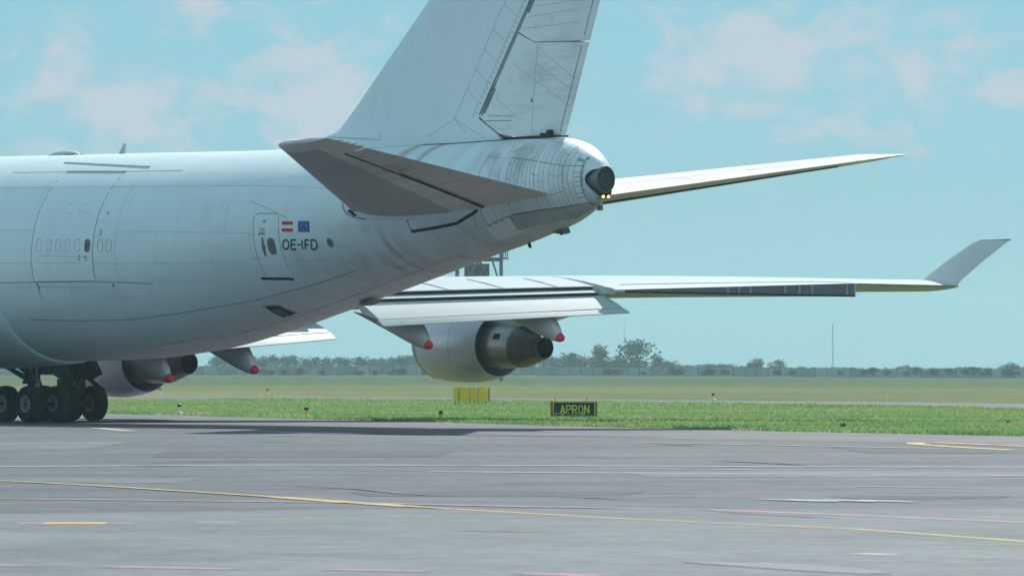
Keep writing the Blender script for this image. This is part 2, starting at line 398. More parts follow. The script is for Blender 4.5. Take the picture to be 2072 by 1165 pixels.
for x, z0, z1, w, m in ((47.12, 2.6, 4.5, .02, 'seam_soft'), (48.85, 3.5, 4.45, .02, 'seam_soft'), (42.65, 4.1, 4.6, .03, 'seam'), (47.3, 4.6, 7.75, .018, 'seam_soft'),
                        (51.4, 2.95, 3.6, .02, 'seam_soft'), (58.2, 4.3, 6.3, .02, 'seam_soft'), (62.35, 5.25, 6.05, .024, 'seam'), (53.1, 6.1, 7.5, .015, 'seam_soft'),
                        (63.25, 8.0, 8.6, .02, 'seam_soft'), (64.2, 7.6, 8.7, .018, 'seam_soft'), (61.2, 4.95, 5.7, .024, 'seam_soft'), (64.0, 7.2, 8.3, .015, 'seam_soft')):
    seam('frame_seam', [(x, z0), (x, z1)], w, M[m])
seam('frame_seam', [(64.2, 6.6), (64.03, 6.09), (63.84, 5.65), (63.73, 5.52)], .045, M['seam'])
seam('frame_seam', [(64.2, 6.55), (64.75, 6.0), (64.9, 5.72)], .02, M['seam_soft'])
seam('cable_scar', [(54.18, 7.07), (55.24, 6.8), (56.19, 6.5)], .014, M['seam'])
seam('roof_rail', [(41.56, 8.63), (47.1, 8.34)], .055, M['seam_soft'], .03, label='grey strip slanting along the top of the fuselage')
# side cargo door with its hinge, plugged windows and stencils
X0, X1 = 42.5, 46.02
def door_outline(mb, x0, x1, zb, zt, r, w):
    pts = [(x0, zt), (x0, zb+r)] + [(x0+r*(1-cos(a)), zb+r*(1-sin(a))) for a in (pi/8, pi/4, 3*pi/8)] + [(x0+r, zb), (x1-r, zb)] + \
          [(x1-r*(1-sin(a)), zb+r*(1-cos(a))) for a in (pi/8, pi/4, 3*pi/8)] + [(x1, zb+r), (x1, zt)]
    skin_strip(mb, pts, w, .003)
cdoor = skin_plate('cargo_door', [(X0, 4.68), (X1, 4.66), (X1, 8.2), (X0, 8.26)], M['white_tail'], .006, 10, 18, parent=plane, label='large outlined side cargo door')
cdoor.data.polygons.foreach_set('use_smooth', [True]*len(cdoor.data.polygons)); cdoor.data.set_sharp_from_angle(angle=radians(35))
mb = MB(); door_outline(mb, X0-.02, X1+.02, 4.66, 8.24, .10, .035); mb.out('door_seal', M['seam'], cdoor)
mb = MB(); skin_strip(mb, [(42.55, 8.29), (46.05, 8.2)], .07, .02); mb.out('door_hinge', M['seam'], cdoor)
mb = MB(); skin_strip(mb, [(39.26, 8.35), (42.5, 8.30)], .03, .006); mb.out('hinge_lap', M['seam_soft'], fus)
mb = MB(); skin_strip(mb, [(46.1, 8.22), (49.28, 8.17)], .03, .006); mb.out('hinge_lap', M['seam_soft'], fus)
for i, (x, z) in enumerate([(42.89, 5.84), (43.49, 5.83), (44.04, 5.82), (44.58, 5.82), (45.15, 5.81), (45.73, 5.80), (46.46, 5.79), (46.94, 5.78)]):
    par = cdoor if i < 6 else fus
    ov = oval(x, z, .145, .20, 18, 3)
    if i == 5:
        skin_poly('door_window', ov, M['glass'], .012, par, label='single dark window at the aft edge of the cargo door')
        mb = MB(); skin_strip(mb, ov + ov[:1], .035, .016, .1); mb.out('window_frame', M['seam'], par)
    else:
        mb = MB(); skin_strip(mb, ov + ov[:1], .018, .012, .1); mb.out('window_plug', M['seam_soft'], par)
mb = MB()
for x, z, w, h in ((45.3, 5.42, .12, .11), (45.3, 5.30, .12, .10), (45.62, 5.4, .03, .2), (45.72, 5.42, .10, .14)):
    pass
for x, z in ((45.28, 5.46), (45.28, 5.36), (45.55, 5.43), (45.68, 5.43), (45.66, 5.33), (46.42, 6.26), (46.42, 6.16), (46.55, 6.84)):
    skin_poly('stencil', oval(x, z, .055, .04, 8, 6), M['markgrey'], .010, fus, .003)
for pts in ([(43.95, 6.9), (44.0, 7.18), (44.35, 7.16)], [(43.9, 6.93), (44.45, 6.83)], [(44.85, 6.86), (44.9, 7.16), (45.3, 7.14)], [(44.75, 6.95), (45.6, 6.8)], [(42.9, 5.52), (45.9, 5.42)], [(42.7, 5.28), (45.4, 5.24)]):
    mb = MB(); skin_strip(mb, pts, .014, .010); mb.out('door_scratch', M['seam_soft'], cdoor)
seam('door_sill', [(42.7, 4.5), (46.3, 4.46)], .02, M['seam_soft'])
seam('sill_latch', [(42.63, 4.62), (42.72, 4.42)], .09, M['seam'])
seam('sill_latch', [(46.95, 4.56), (46.98, 4.44)], .10, M['seam'])

# crew door
dpts = [(54.54, 4.72), (54.54, 6.5), (54.62, 6.63), (54.75, 6.67), (55.65, 6.65), (55.77, 6.58), (55.80, 6.4), (55.72, 4.72)]
ddoor = skin_plate('crew_door', [(54.60, 4.74), (55.68, 4.74), (55.76, 6.62), (54.60, 6.62)], M['white_tail'], .006, 5, 10, parent=plane, label='outlined rear crew door beside the flags')
mb = MB(); skin_strip(mb, dpts, .026, .004); mb.out('door_seal', M['seam'], ddoor)
mb = MB(); skin_strip(mb, [(54.36, 6.45), (54.3, 5.6), (54.33, 5.0), (54.2, 4.7)], .014, .004); mb.out('door_edge', M['seam_soft'], fus)
mb = MB(); skin_strip(mb, [(54.28, 4.645), (54.42, 4.64), (55.50, 4.62), (55.62, 4.60)], .10, .008); mb.out('door_slot', M['dark'], ddoor)
skin_poly('door_handle', [(54.96, 5.92), (55.01, 5.92), (55.02, 5.72), (55.06, 5.62), (55.02, 5.52), (54.99, 5.34), (54.93, 5.34), (54.92, 5.52), (54.90, 5.62), (54.94, 5.72)], M['brass'], .03, ddoor, .03)
mb = MB(); skin_strip(mb, [(54.80, 5.98), (54.88, 6.03), (55.0, 6.04), (55.10, 5.98)], .028, .012, .05); mb.out('handle_arc', M['ink'], ddoor)
skin_poly('door_window', oval(55.36, 5.64, .15, .23, 18, 3), M['brass'], .014, ddoor)
mb = MB(); ov = oval(55.36, 5.64, .17, .25, 18, 3); skin_strip(mb, ov + ov[:1], .03, .018, .1); mb.out('window_frame', M['seam'], ddoor)
for z, w in ((6.19, .16), (6.13, .12), (6.07, .16)):
    mb = MB(); skin_strip(mb, [(55.0-w, z), (55.0+w, z)], .022, .012); mb.out('door_stencil', M['markred'], ddoor)
skin_poly('door_stencil', oval(55.1, 6.42, .07, .05, 8, 6), M['markgrey'], .012, ddoor, .004)
for z in (6.0, 5.28):
    mb = MB(); skin_strip(mb, [(54.36, z), (54.7, z-.01)], .02, .010); mb.out('door_hinge', M['seam_soft'], ddoor)
# flags
skin_plate('austrian_flag_stripe', [(55.965, 6.29), (56.485, 6.285), (56.49, 6.39), (55.97, 6.40)], M['flagred'], .007, 3, 2, plane)
skin_plate('austrian_flag_stripe', [(55.95, 6.08), (56.47, 6.07), (56.475, 6.17), (55.955, 6.18)], M['flagred'], .007, 3, 2, plane)
ef = skin_plate('european_flag', [(56.71, 6.06), (57.25, 6.05), (57.28, 6.39), (56.75, 6.40)], M['flagblue'], .007, 3, 3, plane)
for k in range(12):
    a = 2*pi*k/12; cx, cz = 56.995 + .125*cos(a), 6.225 + .105*sin(a)
    skin_poly('flag_star', [(cx + (.024 if j % 2 == 0 else .010)*sin(j*pi/5), cz + (.022 if j % 2 == 0 else .009)*cos(j*pi/5)) for j in range(10)], M['flagstar'], .012, ef, .003)
# registration letters, drawn in strokes on a 0..1 box
GLYPH = {'O': [[(.5+.5*cos(t), .5+.5*sin(t)) for t in [2*pi*k/24 for k in range(25)]]],
         'E': [[(0, 0), (0, 1)], [(.0, 1), (1, 1)], [(.0, .52), (.9, .52)], [(.0, 0), (1, 0)]], '-': [[(0, .5), (1, .5)]], 'I': [[(.5, 0), (.5, 1)]],
         'F': [[(0, 0), (0, 1)], [(0, 1), (1, 1)], [(0, .5), (.9, .5)]],
         'D': [[(0, 0), (0, 1)], [(0, 1), (.45, 1), (.75, .92), (.93, .74), (1, .5), (.93, .26), (.75, .08), (.45, 0), (0, 0)]],
         'A': [[(0, 0), (.5, 1), (1, 0)], [(.2, .33), (.8, .33)]], 'P': [[(0, 0), (0, 1)], [(0, 1), (.7, 1), (.95, .88), (1, .73), (.95, .58), (.7, .46), (0, .46)]],
         'R': [[(0, 0), (0, 1)], [(0, 1), (.7, 1), (.95, .88), (1, .74), (.95, .6), (.7, .48), (0, .48)], [(.5, .48), (1, 0)]],
         'N': [[(0, 0), (0, 1)], [(0, 1), (1, 0)], [(1, 0), (1, 1)]]}
for ch, x0, x1 in (('O', 55.88, 56.17), ('E', 56.27, 56.50), ('-', 56.57, 56.70), ('I', 56.74, 56.80), ('F', 56.90, 57.08), ('D', 57.17, 57.43)):
    mb = MB(); dz = -.04*(x0-55.9)
    for q, st in enumerate(GLYPH[ch]):
        skin_strip(mb, [(x0 + u*(x1-x0) + .10*(v-.5), 5.535 + dz*.4 + v*.285) for u, v in st], .055, .008 + .0008*q, .12)
    mb.out('registration_letter', M['ink'], plane)
skin_poly('porthole', oval(58.02, 5.71, .10, .12, 16, 2), M['brass'], .008, fus)
mb = MB(); ov = oval(58.02, 5.71, .115, .135, 16, 2); skin_strip(mb, ov + ov[:1], .02, .012, .1); mb.out('window_frame', M['seam'], fus)
# open outflow door under the belly side
vd = skin_plate('outflow_opening', [(53.36, 3.44), (54.02, 3.57), (53.93, 3.80), (53.40, 3.77)], M['dark'], .010, 3, 3, plane)
skin_plate('outflow_flap', [(53.42, 3.52), (53.72, 3.50), (53.86, 3.72), (53.48, 3.70)], M['gearflap'], .022, 2, 2, vd)
mb = MB(); skin_strip(mb, [(53.30, 3.77), (53.95, 3.83), (54.12, 3.56)], .05, .014, .1); mb.out('opening_rim', M['seam'], vd)
mb = MB(); c = Vector((56.6, .15, fB(56.6)-.10)); mb.box(c, (.62, .5, .05), (Vector((.93, 0, .20)).normalized(), Vector((0, 1, 0)), Vector((-.2, 0, .93)).normalized()))
mb.box(c + Vector((-.25, 0, .06)), (.06, .4, .2)).out('relief_door', M['cove'], plane, label='small hinged door hanging open below the belly')

# ------------------------------------------------------------------ tail cone skin panels, one by one
def tail_panels():
    cols = [64.5, 64.95, 65.3, 65.62, 65.78, 65.95, 66.10, 66.26, 66.42, 66.57, 66.72, 66.90, 67.06, 67.25, 67.42, 67.55, 67.68, 67.83, 67.97, 68.16]
    rnd = random.Random(3)
    for i in range(len(cols)-1):
        a, b = cols[i], cols[i+1]; g = .008 if i % 3 else .012
        lo = lambda x: interp(x, [64.4, 65.54, 66.5, 67.42, 68.12], [6.12, 6.45, 6.56, 6.66, 6.77])
        mid = lambda x: interp(x, [64.3, 65.68, 66.69, 67.65, 68.2], [8.2, 8.15, 8.03, 7.87, 7.86])
        top = lambda x: fT(x) - .10
        segs = [[lo, mid], [mid, top]]
        for s, (p, q) in enumerate(segs):
            n = rnd.choice([1, 2, 3, 3]) if s == 0 else rnd.choice([1, 1, 2])
            if i < 2: n = 2 if s == 0 else 1
            if i == len(cols)-2: n = 7 if s == 0 else 3
            cuts = [0] + sorted((k + rnd.uniform(-.25, .25))/n for k in range(1, n)) + [1]
            for c0, c1 in zip(cuts[:-1], cuts[1:]):
                za = lambda x, c: p(x) + (q(x)-p(x))*c
                if za(b, c1) - za(b, c0) < .08: continue
                skin_plate('skin_panel', [(a+g, za(a, c0)+g), (b-g, za(b, c0)+g), (b-g, za(b, c1)-g), (a+g, za(a, c1)-g)], M['panel'], .008, 2, max(3, int((za(a, c1)-za(a, c0))/.10)), fus)
    # darker lower access panels
    for c4 in ([(65.58, 6.40), (67.40, 6.62), (67.22, 6.30), (65.25, 5.98)],):
        a, b, c, d = [Vector(q) for q in c4]
        for k in range(4):
            u0, u1 = k/4 + .006, (k+1)/4 - .006
            skin_plate('access_panel', [tuple(d+(c-d)*u0), tuple(d+(c-d)*u1), tuple(a+(b-a)*u1), tuple(a+(b-a)*u0)], M['dirty'], .008, 3, 3, fus)
    for k in range(4):
        x0 = 64.35 + k*.27
        skin_plate('access_panel', [(x0, 5.72+k*.06), (x0+.25, 5.74+k*.06), (x0+.25, 6.12+k*.08), (x0, 6.10+k*.08)], M['panel'], .007, 2, 3, fus)
    for k in range(3):
        skin_plate('access_panel', [(67.5+k*.2, 6.42+k*.06), (67.68+k*.2, 6.46+k*.06), (67.68+k*.2, 6.66+k*.045), (67.5+k*.2, 6.64+k*.045)], M['dirty'], .007, 2, 3, fus)
tail_panels()
for pts, w in (([(65.54, 6.44), (66.51, 6.55), (67.42, 6.65), (68.12, 6.76)], .03), ([(65.6, 8.16), (66.69, 8.03), (67.65, 7.87), (68.16, 7.86)], .028),
               ([(65.6, 8.65), (65.61, 8.0), (65.63, 6.46)], .026), ([(66.72, 8.64), (66.72, 6.58)], .03), ([(67.68, 8.45), (67.68, 6.7)], .026), ([(68.17, 8.15), (68.2, 7.4), (68.16, 6.8)], .03)):
    seam('skin_joint', pts, w, M['seam'], .009)
M['outlet'] = plain('outlet_dark', (.016, .040, .045), .5, var=.25, scale=5)
# APU exhaust pipe, tail light, drains
pipe = MB().lathe([(0, .40), (.59, .355), (.61, .35), (.61, .332), (.57, .33), (.565, .0)], (68.02, 0, 7.46), (1, 0, .0), 44).out('exhaust_pipe', M['pipe'], plane, smooth=True, auto=35, label='dark exhaust outlet in the tail cone')
for v_ in pipe.data.vertices: v_.co.z = (v_.co.z - 7.46)*1.15 + 7.46
MB().lathe([(.0, .0), (.0, .332)], (68.592, 0, 7.46), (1, 0, 0), 40).out('outlet_cover', M['outlet'], pipe)
for v_ in pipe.children[0].data.vertices: v_.co.z = (v_.co.z - 7.46)*1.15 + 7.46
ring_ = MB().lathe([(.0, .17), (.012, .17), (.012, .15), (.0, .15)], (68.594, 0, 7.46), (1, 0, 0), 32).out('outlet_ring', M['cove'], pipe)
tl = MB().box((68.50, -.02, 6.90), (.22, .34, .05)).out('tail_light_mount', M['seam'], plane)
for dy in (-.11, .09):
    MB().lathe([(-.04, .0), (-.03, .035), (.0, .046), (.03, .035), (.04, .0)], (68.64, dy, 6.945), (1, 0, 0), 12).out('tail_lamp', M['lampglow'], tl, smooth=True)
MB().box((68.22, .10, 6.62), (.14, .12, .16)).out('tail_beacon', M['cove'], plane)
for x, y in ((64.5, .25), (66.1, .2)):
    z = fB(x); MB().prism([(x-.06, y, z+.05), (x+.08, y, z+.05), (x+.16, y, z-.12), (x+.06, y, z-.13)], (0, .04, 0)).out('drain_mast', M['dark'], plane)
MB().prism([(65.75, .1, fB(65.75)+.05), (66.35, .1, fB(66.3)+.05), (66.42, .1, fB(66.3)-.10), (66.2, .1, fB(66.2)-.12)], (0, .3, 0)).out('tail_skid', M['cove'], plane)
# roof antennas
rings = []
for t in range(9):
    u = t/8; x = 38.75 + 1.75*u; h = .17*sin(pi*min(1, u*1.02))**.5 if 0 < u < 1 else .01; w = .30*sin(pi*u)**.6 if 0 < u < 1 else .01
    zt = fT(x) - .05
    rings.append([(x, w*cos(a), zt + (h+.05)*(sin(a))) for a in [pi*k/10 for k in range(11)]])
MB().loft(rings, cap=False, closed=False).out('roof_radome', M['wing'], plane, smooth=True, label='flat white antenna fairing on the fuselage roof')
MB().box((39.62, 0, fT(39.6)+.005), (1.45, .5, .03)).out('radome_base', M['brass'], plane)
MB().prism([(42.75, -.03, fT(43)-.05), (43.12, -.03, fT(43)-.05), (43.19, -.03, fT(43)+.33), (43.10, -.03, fT(43)+.34)], (0, .06, 0)).out('blade_antenna', M['wing'], plane)

# ------------------------------------------------------------------ fin and rudder
def naca(t):   # half thickness of a symmetric section of unit chord and unit thickness
    return 5*(.2969*sqrt(max(t, 0)) - .126*t - .3516*t*t + .2843*t**3 - .1036*t**4)
FLE = lambda z: interp(z, [7.5, 9.13, 9.22, 9.35, 9.61, 10.2, 11.02, 13.22, 18.9, 19.3], [51.0, 54.4, 54.75, 55.22, 55.62, 56.36, 57.32, 59.94, 66.70, 67.6])
FTE = lambda z: 66.67 + (z-8.79)*.412
FHG = lambda z: 62.90 + (z-9.46)*.700
FT_ = lambda z: .105*(1-.12*max(0, (z-9))/10)
def half_t(x, z):
    le = min(FLE(z), 55.6 + (z-9.61)*1.15) if z < 9.61 else FLE(z)
    le = FLE(z); te = FTE(z); c = te-le
    ce = FTE(z) - max(FLE(z), 52.8 + (z-7.5)*1.19)
    return naca(max(0, min(1, (x-le)/c)))*FT_(z)*min(c, ce + .6)
def fin_fixed():
    zs = [7.6, 8.0, 8.4, 8.7, 9.0, 9.13, 9.22, 9.35, 9.61, 9.9, 10.2, 10.6, 11.02, 11.6, 12.2, 13, 14, 15, 16, 17, 18, 18.9, 19.15, 19.3]
    us = [0, .004, .012, .03, .06, .1, .16, .24, .34, .45, .56, .68, .8, .9, 1]
    rings = []
    for z in zs:
        le = FLE(z); hg = FHG(z) - .02
        if z < 9.46: hg = interp(z, [8.82, 9.46], [63.97, 62.88])
        sc = 1 if z < 19 else (.6 if z < 19.2 else .1)
        pts = [(le + u*(hg-le), -half_t(le+u*(hg-le), z)*sc, z) for u in us]
        rings.append(pts + [(x, -y, z) for x, y, z in pts[::-1][:-1]])
    return MB().loft(rings).out('tail_fin', M['white_tail'], plane, smooth=True, auto=30, label='tall white vertical tail fin')
fin = fin_fixed()
def rudder(name, zb, zt, label):
    us = [0, .02, .06, .15, .3, .45, .6, .75, .88, .97, 1.0]; ws = [0, .1, .25, .4, .55, .7, .85, 1]
    rows = []
    for w in ws:
        row = []
        for u in us:
            z = zb(64.5)
            for _ in range(12):
                x = FHG(z)+.045 + u*(FTE(z)-FHG(z)-.045)
                z = zb(x) + w*(zt(x)-zb(x))
            h = half_t(x, z)*(.80 if u == 0 else .93 if u < .03 else 1) + .012
            row.append((x, -h, z))
        rows.append(row + [(x, -y, z) for x, y, z in row[::-1]])
    return MB().loft(rows).out(name, M['rudder'], plane, smooth=True, auto=28, label=label)
def zsplit(x): return interp(x, [64.83, 65.41, 67.8, 69], [11.98, 11.68, 11.62, 11.6])
rl = rudder('rudder', lambda x: interp(x, [62.9, 63.99, 66.7], [9.50, 8.86, 8.83]), lambda x: zsplit(x)-.025, 'lower rudder section with weathered panels')
ru = rudder('rudder', lambda x: zsplit(x)+.02, lambda x: 18.6, 'upper rudder section above the split')
def fin_strip(pts, w, mat, parent, name, off=.004):
    mb = MB(); n = len(pts); vs = []
    pp = []
    for a, b in zip(pts[:-1], pts[1:]):
        k = max(1, int(((a[0]-b[0])**2+(a[1]-b[1])**2)**.5/.25)); pp += [(a[0]+(b[0]-a[0])*i/k, a[1]+(b[1]-a[1])*i/k) for i in range(k)]
    pp.append(pts[-1])
    for i, (x, z) in enumerate(pp):
        a, b = pp[max(0, i-1)], pp[min(len(pp)-1, i+1)]; d = Vector((b[0]-a[0], 0, b[1]-a[1])).normalized(); s = Vector((-d.z, 0, d.x))*(w/2)
        for q, o_ in ((-1, -.01), (-1, off), (1, off), (1, -.01)):
            X, Z = x + q*s.x, z + q*s.z; vs.append((X, -half_t(X, Z) - (.012 if parent is not fin else 0) - o_, Z))
    fs = [(4*i+k, 4*i+k+1, 4*i+5+k, 4*i+4+k) for i in range(len(pp)-1) for k in range(3)]
    return mb.add(vs, fs).out(name, mat, parent)
# access panel seams beside the hinge, running up the fin
zz = [8.95, 9.46, 10.35, 10.95, 11.55, 12.15, 12.9, 13.7, 14.6]
fr = lambda z: FHG(z) - 1.10 + (9.2-z)*.02
bk = lambda z: FHG(z) - .30
for z0, z1 in zip(zz[:-1], zz[1:]):
    fin_strip([(fr(z0) - (.9 if z0 < 9 else 0), z0), (fr(z1), z1)], .018, M['seam_soft'], fin, 'panel_seam')
    fin_strip([(fr(z1), z1), (bk(z1-.42), z1-.42)], .014, M['seam_soft'], fin, 'panel_seam')
fin_strip([(bk(9.5), 9.5), (bk(14.5), 14.5)], .02, M['seam_soft'], fin, 'panel_seam')
fin_strip([(fr(9.46), 9.46), (63.2, 8.82)], .014, M['seam_soft'], fin, 'panel_seam')
fin_strip([(FHG(9.55)-.03, 9.55), (FHG(14)-.03, 14)], .05, M['seam'], fin, 'hinge_gap', .003)
fin_strip([(62.92, 9.47), (63.99, 8.86)], .05, M['dark'], fin, 'hinge_gap', .003)
fin_strip([(55.0, 9.22), (55.2, 9.10), (57.3, 8.98), (58.2, 8.92), (58.2, 9.15)], .016, M['seam'], fin, 'fillet_seam')
for k in range(60):
    z = 9.6 + k*.075
    fin_strip([(bk(z)+.09, z), (bk(z)+.12, z+.025)], .03, M['seam'], fin, 'rivet') if k % 2 == 0 else None
for z0, z1 in ((9.62, 10.35), (12.6, 13.2)):
    fin_strip([(FHG(z0)+.13, z0), (FHG(z1)+.13, z1)], .15, M['seam'], rl if z0 < 11 else ru, 'hinge_cutout', .004)
fin_strip([(65.25, 8.95), (65.62, 11.6)], .02, M['seam_soft'], rl, 'panel_seam')
for a, b in (((64.6, 11.0), (66.95, 9.7)), ((65.6, 11.55), (67.2, 10.5)), ((65.4, 11.1), (67.0, 10.2)), ((63.75, 10.0), (64.9, 9.3)), ((63.4, 9.55), (64.7, 9.42))):
    fin_strip([a, b], .014, M['seam_soft'], rl, 'panel_seam')
fin_strip([(63.15, 9.36), (64.4, 9.34)], .022, M['seam'], rl, 'panel_seam')
fin_strip([(63.35, 9.50), (64.5, 9.48)], .012, M['seam'], rl, 'panel_seam')
fin_strip([(FTE(8.95)-.26, 8.95), (FTE(11.5)-.26, 11.5)], .03, M['seam'], rl, 'panel_seam')
fin_strip([(FTE(11.8)-.26, 11.8), (FTE(14)-.26, 14)], .03, M['seam'], ru, 'panel_seam')
for z, e in ((12.1, .5), (12.45, 1.0), (12.75, .7), (13.05, 1.1)):
    fin_strip([(FHG(z)+.25, z), (FTE(z)-e, z+.12)], .014, M['seam_soft'], ru, 'panel_seam')
for x, z, p in ((64.0, 11.0, rl), (64.4, 10.6, rl), (65.75, 10.55, rl), (65.3, 9.95, rl), (63.8, 10.1, rl), (66.3, 12.35, ru), (65.6, 12.15, ru)):
    r = .07; fin_strip([(x + r*cos(2*pi*k/10), z + r*1.3*sin(2*pi*k/10)) for k in range(11)], .012, M['seam_soft'], p, 'inspection_ring')
fin_strip([(65.28, 9.96), (65.33, 9.86)], .05, M['ink'], rl, 'hinge_pin')
# base joint of the fin
seam('fin_base_seal', [(60.4, 8.70), (61.72, 8.69), (64.2, 8.755)], .05, M['dark'], .02)
seam('fin_base_seal', [(57.2, 8.67), (60.4, 8.70)], .02, M['seam_soft'], .01)
MB().box((65.2, 0, 8.82), (2.6, .5, .05)).out('rudder_seal', M['dark'], plane)
MB().box((66.0, -.2, 8.86), (.5, .12, .12)).box((66.15, -.2, 8.95), (.2, .1, .12)).out('rudder_actuator', M['dark'], plane)

# ------------------------------------------------------------------ tailplane
SLE = lambda y: interp(y, [0, 10.75, 10.95, 11.08], [56.5, 66.82, 67.25, 68.2])
STE = lambda y: 67.06 + .2385*y
SHG = lambda y: SLE(min(y, 10.7)) + (STE(y)-SLE(min(y, 10.7)))*(.695 + .035*min(1, max(0, (y-1.5)/8)))
SZL = lambda y: 6.93 + (y-2.5)*.1667
SZT = lambda y: 7.06 + (y-1.3)*.1385
def stab_pt(u, y, lower, s):
    le, te = SLE(y), STE(y); x = le + u*(te-le); z = SZL(y) + u*(SZT(y)-SZL(y))
    h = naca(u)*(te-le)*.10*(1 if y < 10.8 else .75)
    return Vector((x, s*y, z + (-h*1.1 if lower else h*.9)))
def stab_frac(y): return (SHG(y)-SLE(y))/(STE(y)-SLE(y))
def tailplane(s):
    ys = [.6, 1.5, 2.5, 4, 6, 8, 9.4, 10.2, 10.75, 10.95, 11.08]
    us = [0, .004, .012, .03, .07, .13, .22, .34, .48, .62, .76, .88, 1.0]
    nm = 'port' if s < 0 else 'starboard'
    rings = []
    for y in ys:
        f = stab_frac(y) if y <= 9.45 else 1.0
        ring = [stab_pt(u*f, y, True, s) for u in us] + [stab_pt(u*f, y, False, s) for u in us[::-1]][:-1]
        rings.append(ring)
        if y == 9.4: rings.append([stab_pt(u, 9.47, True, s) for u in us] + [stab_pt(u, 9.47, False, s) for u in us[::-1]][:-1])
    st = MB().loft(rings).out('tailplane', M['stab'], plane, smooth=True, auto=30, label=f'{nm} horizontal tailplane')
    for y0, y1 in ((1.15, 4.55), (4.6, 9.38)):
        rs = []
        for y in (y0, (y0+y1)/2, y1):
            f = stab_frac(y) + .014
            uu = [f + (1-f)*k/7 for k in range(8)]
            rs.append([stab_pt(u, y, True, s) + Vector((0, 0, .0 if u > f else .03)) for u in uu] + [stab_pt(u, y, False, s) for u in uu[::-1]])
        MB().loft(rs).out('elevator', M['elev'], plane, smooth=True, auto=30)
    # darker coated box panel on the underside, hinge gap
    vs = []; fs = []
    yy = [1.3 + k*(10.35-1.3)/14 for k in range(15)]
    for y in yy:
        a = .055; b = stab_frac(y)*interp(y, [1.3, 10.35], [.80, .80])
        for j in range(9): vs.append(stab_pt(a + (b-a)*j/8, y, True, s) + Vector((0, 0, -.006)))
    for i in range(14):
        for j in range(8): fs.append((i*9+j, i*9+j+1, i*9+10+j, i*9+9+j))
    n0 = len(vs); bd = list(range(9)) + [i*9+8 for i in range(1, 15)] + [14*9+j for j in range(7, -1, -1)] + [i*9 for i in range(13, 0, -1)]
    vs += [vs[i] + Vector((0, 0, .02)) for i in bd]
    fs += [(bd[i], bd[(i+1) % len(bd)], n0+(i+1) % len(bd), n0+i) for i in range(len(bd))]
    mesh('box_panel', vs, fs, M['inspar'], st, True, auto=40)
    mb = MB(); ps = [stab_pt(stab_frac(y)+.006, y, True, s) + Vector((0, 0, -.004)) for y in (1.2, 3, 5, 7, 9.4)]
    mb.tube(ps, .035, 6).out('hinge_seal', M['dark'], st)
    for y in (2.2, 3.4, 5.6, 7.0, 8.4):
        mb = MB(); mb.tube([stab_pt(u, y, True, s) + Vector((0, 0, -.002)) for u in (stab_frac(y)*.83, stab_frac(y)*.97)], .008, 5).out('panel_seam', M['seam_soft'], st)
    for k in range(4):
        y = 9.75 + k*.3
        MB().tube([stab_pt(.99, y, True, s), stab_pt(.99, y, True, s) + Vector((.32, 0, .0))], .012, 5).out('static_wick', M['seam'], st)
    return st
tailplane(-1); tailplane(1)
# root fairing bulge with its dark opening, slot below the tailplane
for s in (-1, 1):
    rings = []
    for k in range(13):
        u = k/12; x = 58.55 + 5.6*u; r = .17*sin(pi*min(1, u**.6))**.7 if 0 < u < 1 else .02
        z = interp(x, [58.5, 60, 62, 64.2], [6.80, 6.52, 6.48, 6.62]); p = surf(x, z, -.05, s)
        rings.append([p + Vector((0, s*r*.5*cos(a), r*sin(a))) for a in [2*pi*j/14 for j in range(14)]])
    MB().loft(rings).out('tailplane_fairing', M['white_tail'], plane, smooth=True)
ov = []
so_ = seam('root_seal', [(58.78, 7.02), (58.80, 6.80), (58.95, 6.60), (59.25, 6.48), (59.8, 6.40)], .035, M['seam'], .02, plane)
skin_poly('seal_opening', [(59.02, 6.66), (59.12, 6.72), (59.34, 6.66), (59.46, 6.52), (59.3, 6.50)], M['dark'], .02, so_, .01)
seam('seal_slot', [(61.5, 6.0), (62.55, 6.11), (63.38, 6.22), (64.15, 6.5), (64.4, 6.62)], .10, M['dark'], .012, plane)
seam('seal_slot', [(61.5, 6.35), (61.5, 6.0)], .03, M['dark'], .012, plane)

# ------------------------------------------------------------------ starboard wing (a mirrored twin stands on the port side)
WTE = lambda y: interp(y, [2.5, 12, 19.5, 27.2, 30.4], [38.3, 40.4, 44.5, 48.6, 50.3])
WLE = lambda y: 21.0 + .93*(y-3.25)
WTZ = lambda y: interp(y, [2.5, 8, 12, 19.5, 27.15, 30.4], [3.9, 4.15, 4.38, 4.56, 4.81, 4.74])   # upper trailing edge
WCZ = lambda y: interp(y, [2.5, 12, 16, 22, 26.5, 29.2, 30.4], [4.75, 4.92, 5.06, 5.12, 5.05, 4.98, 4.96])  # crest
def wing_ring(y, te_off, wall, s, npts=10):
    le, te = WLE(y), WTE(y)+te_off; c = WTE(y)-le
    zt, zc = WTZ(y), WCZ(y)
    if te_off < -.5: zt = interp(y, [2.5, 8, 12.15, 16.5, 19.62], [3.9, 4.2, 4.45, 4.60, 4.69])
    t = .105*c; xc = le + .48*c
    zle = zc - .30*t - .1
    up = []
    for k in range(npts+1):
        u = k/npts
        if u < .5: q = u/.5; x = le + (xc-le)*q**1.6; z = zle + (zc-zle)*sqrt(max(0, 1-(1-q**1.6)**2))
        else: q = (u-.5)/.5; x = xc + (te-xc)*q; z = zc + (zt-zc)*(q**1.7)
        up.append(Vector((x, s*y, z)))
    lo = []
    for k in range(npts+1):
        u = k/npts; q = u**1.6; x = le + (te-le)*q
        zb = zt - wall; zmid = zc - t
        z = (zle*(1-q)**2 + 2*q*(1-q)*(zmid - .35*t) + zb*q*q)
        lo.append(Vector((x, s*y, z)))
    return up + lo[1:][::-1]
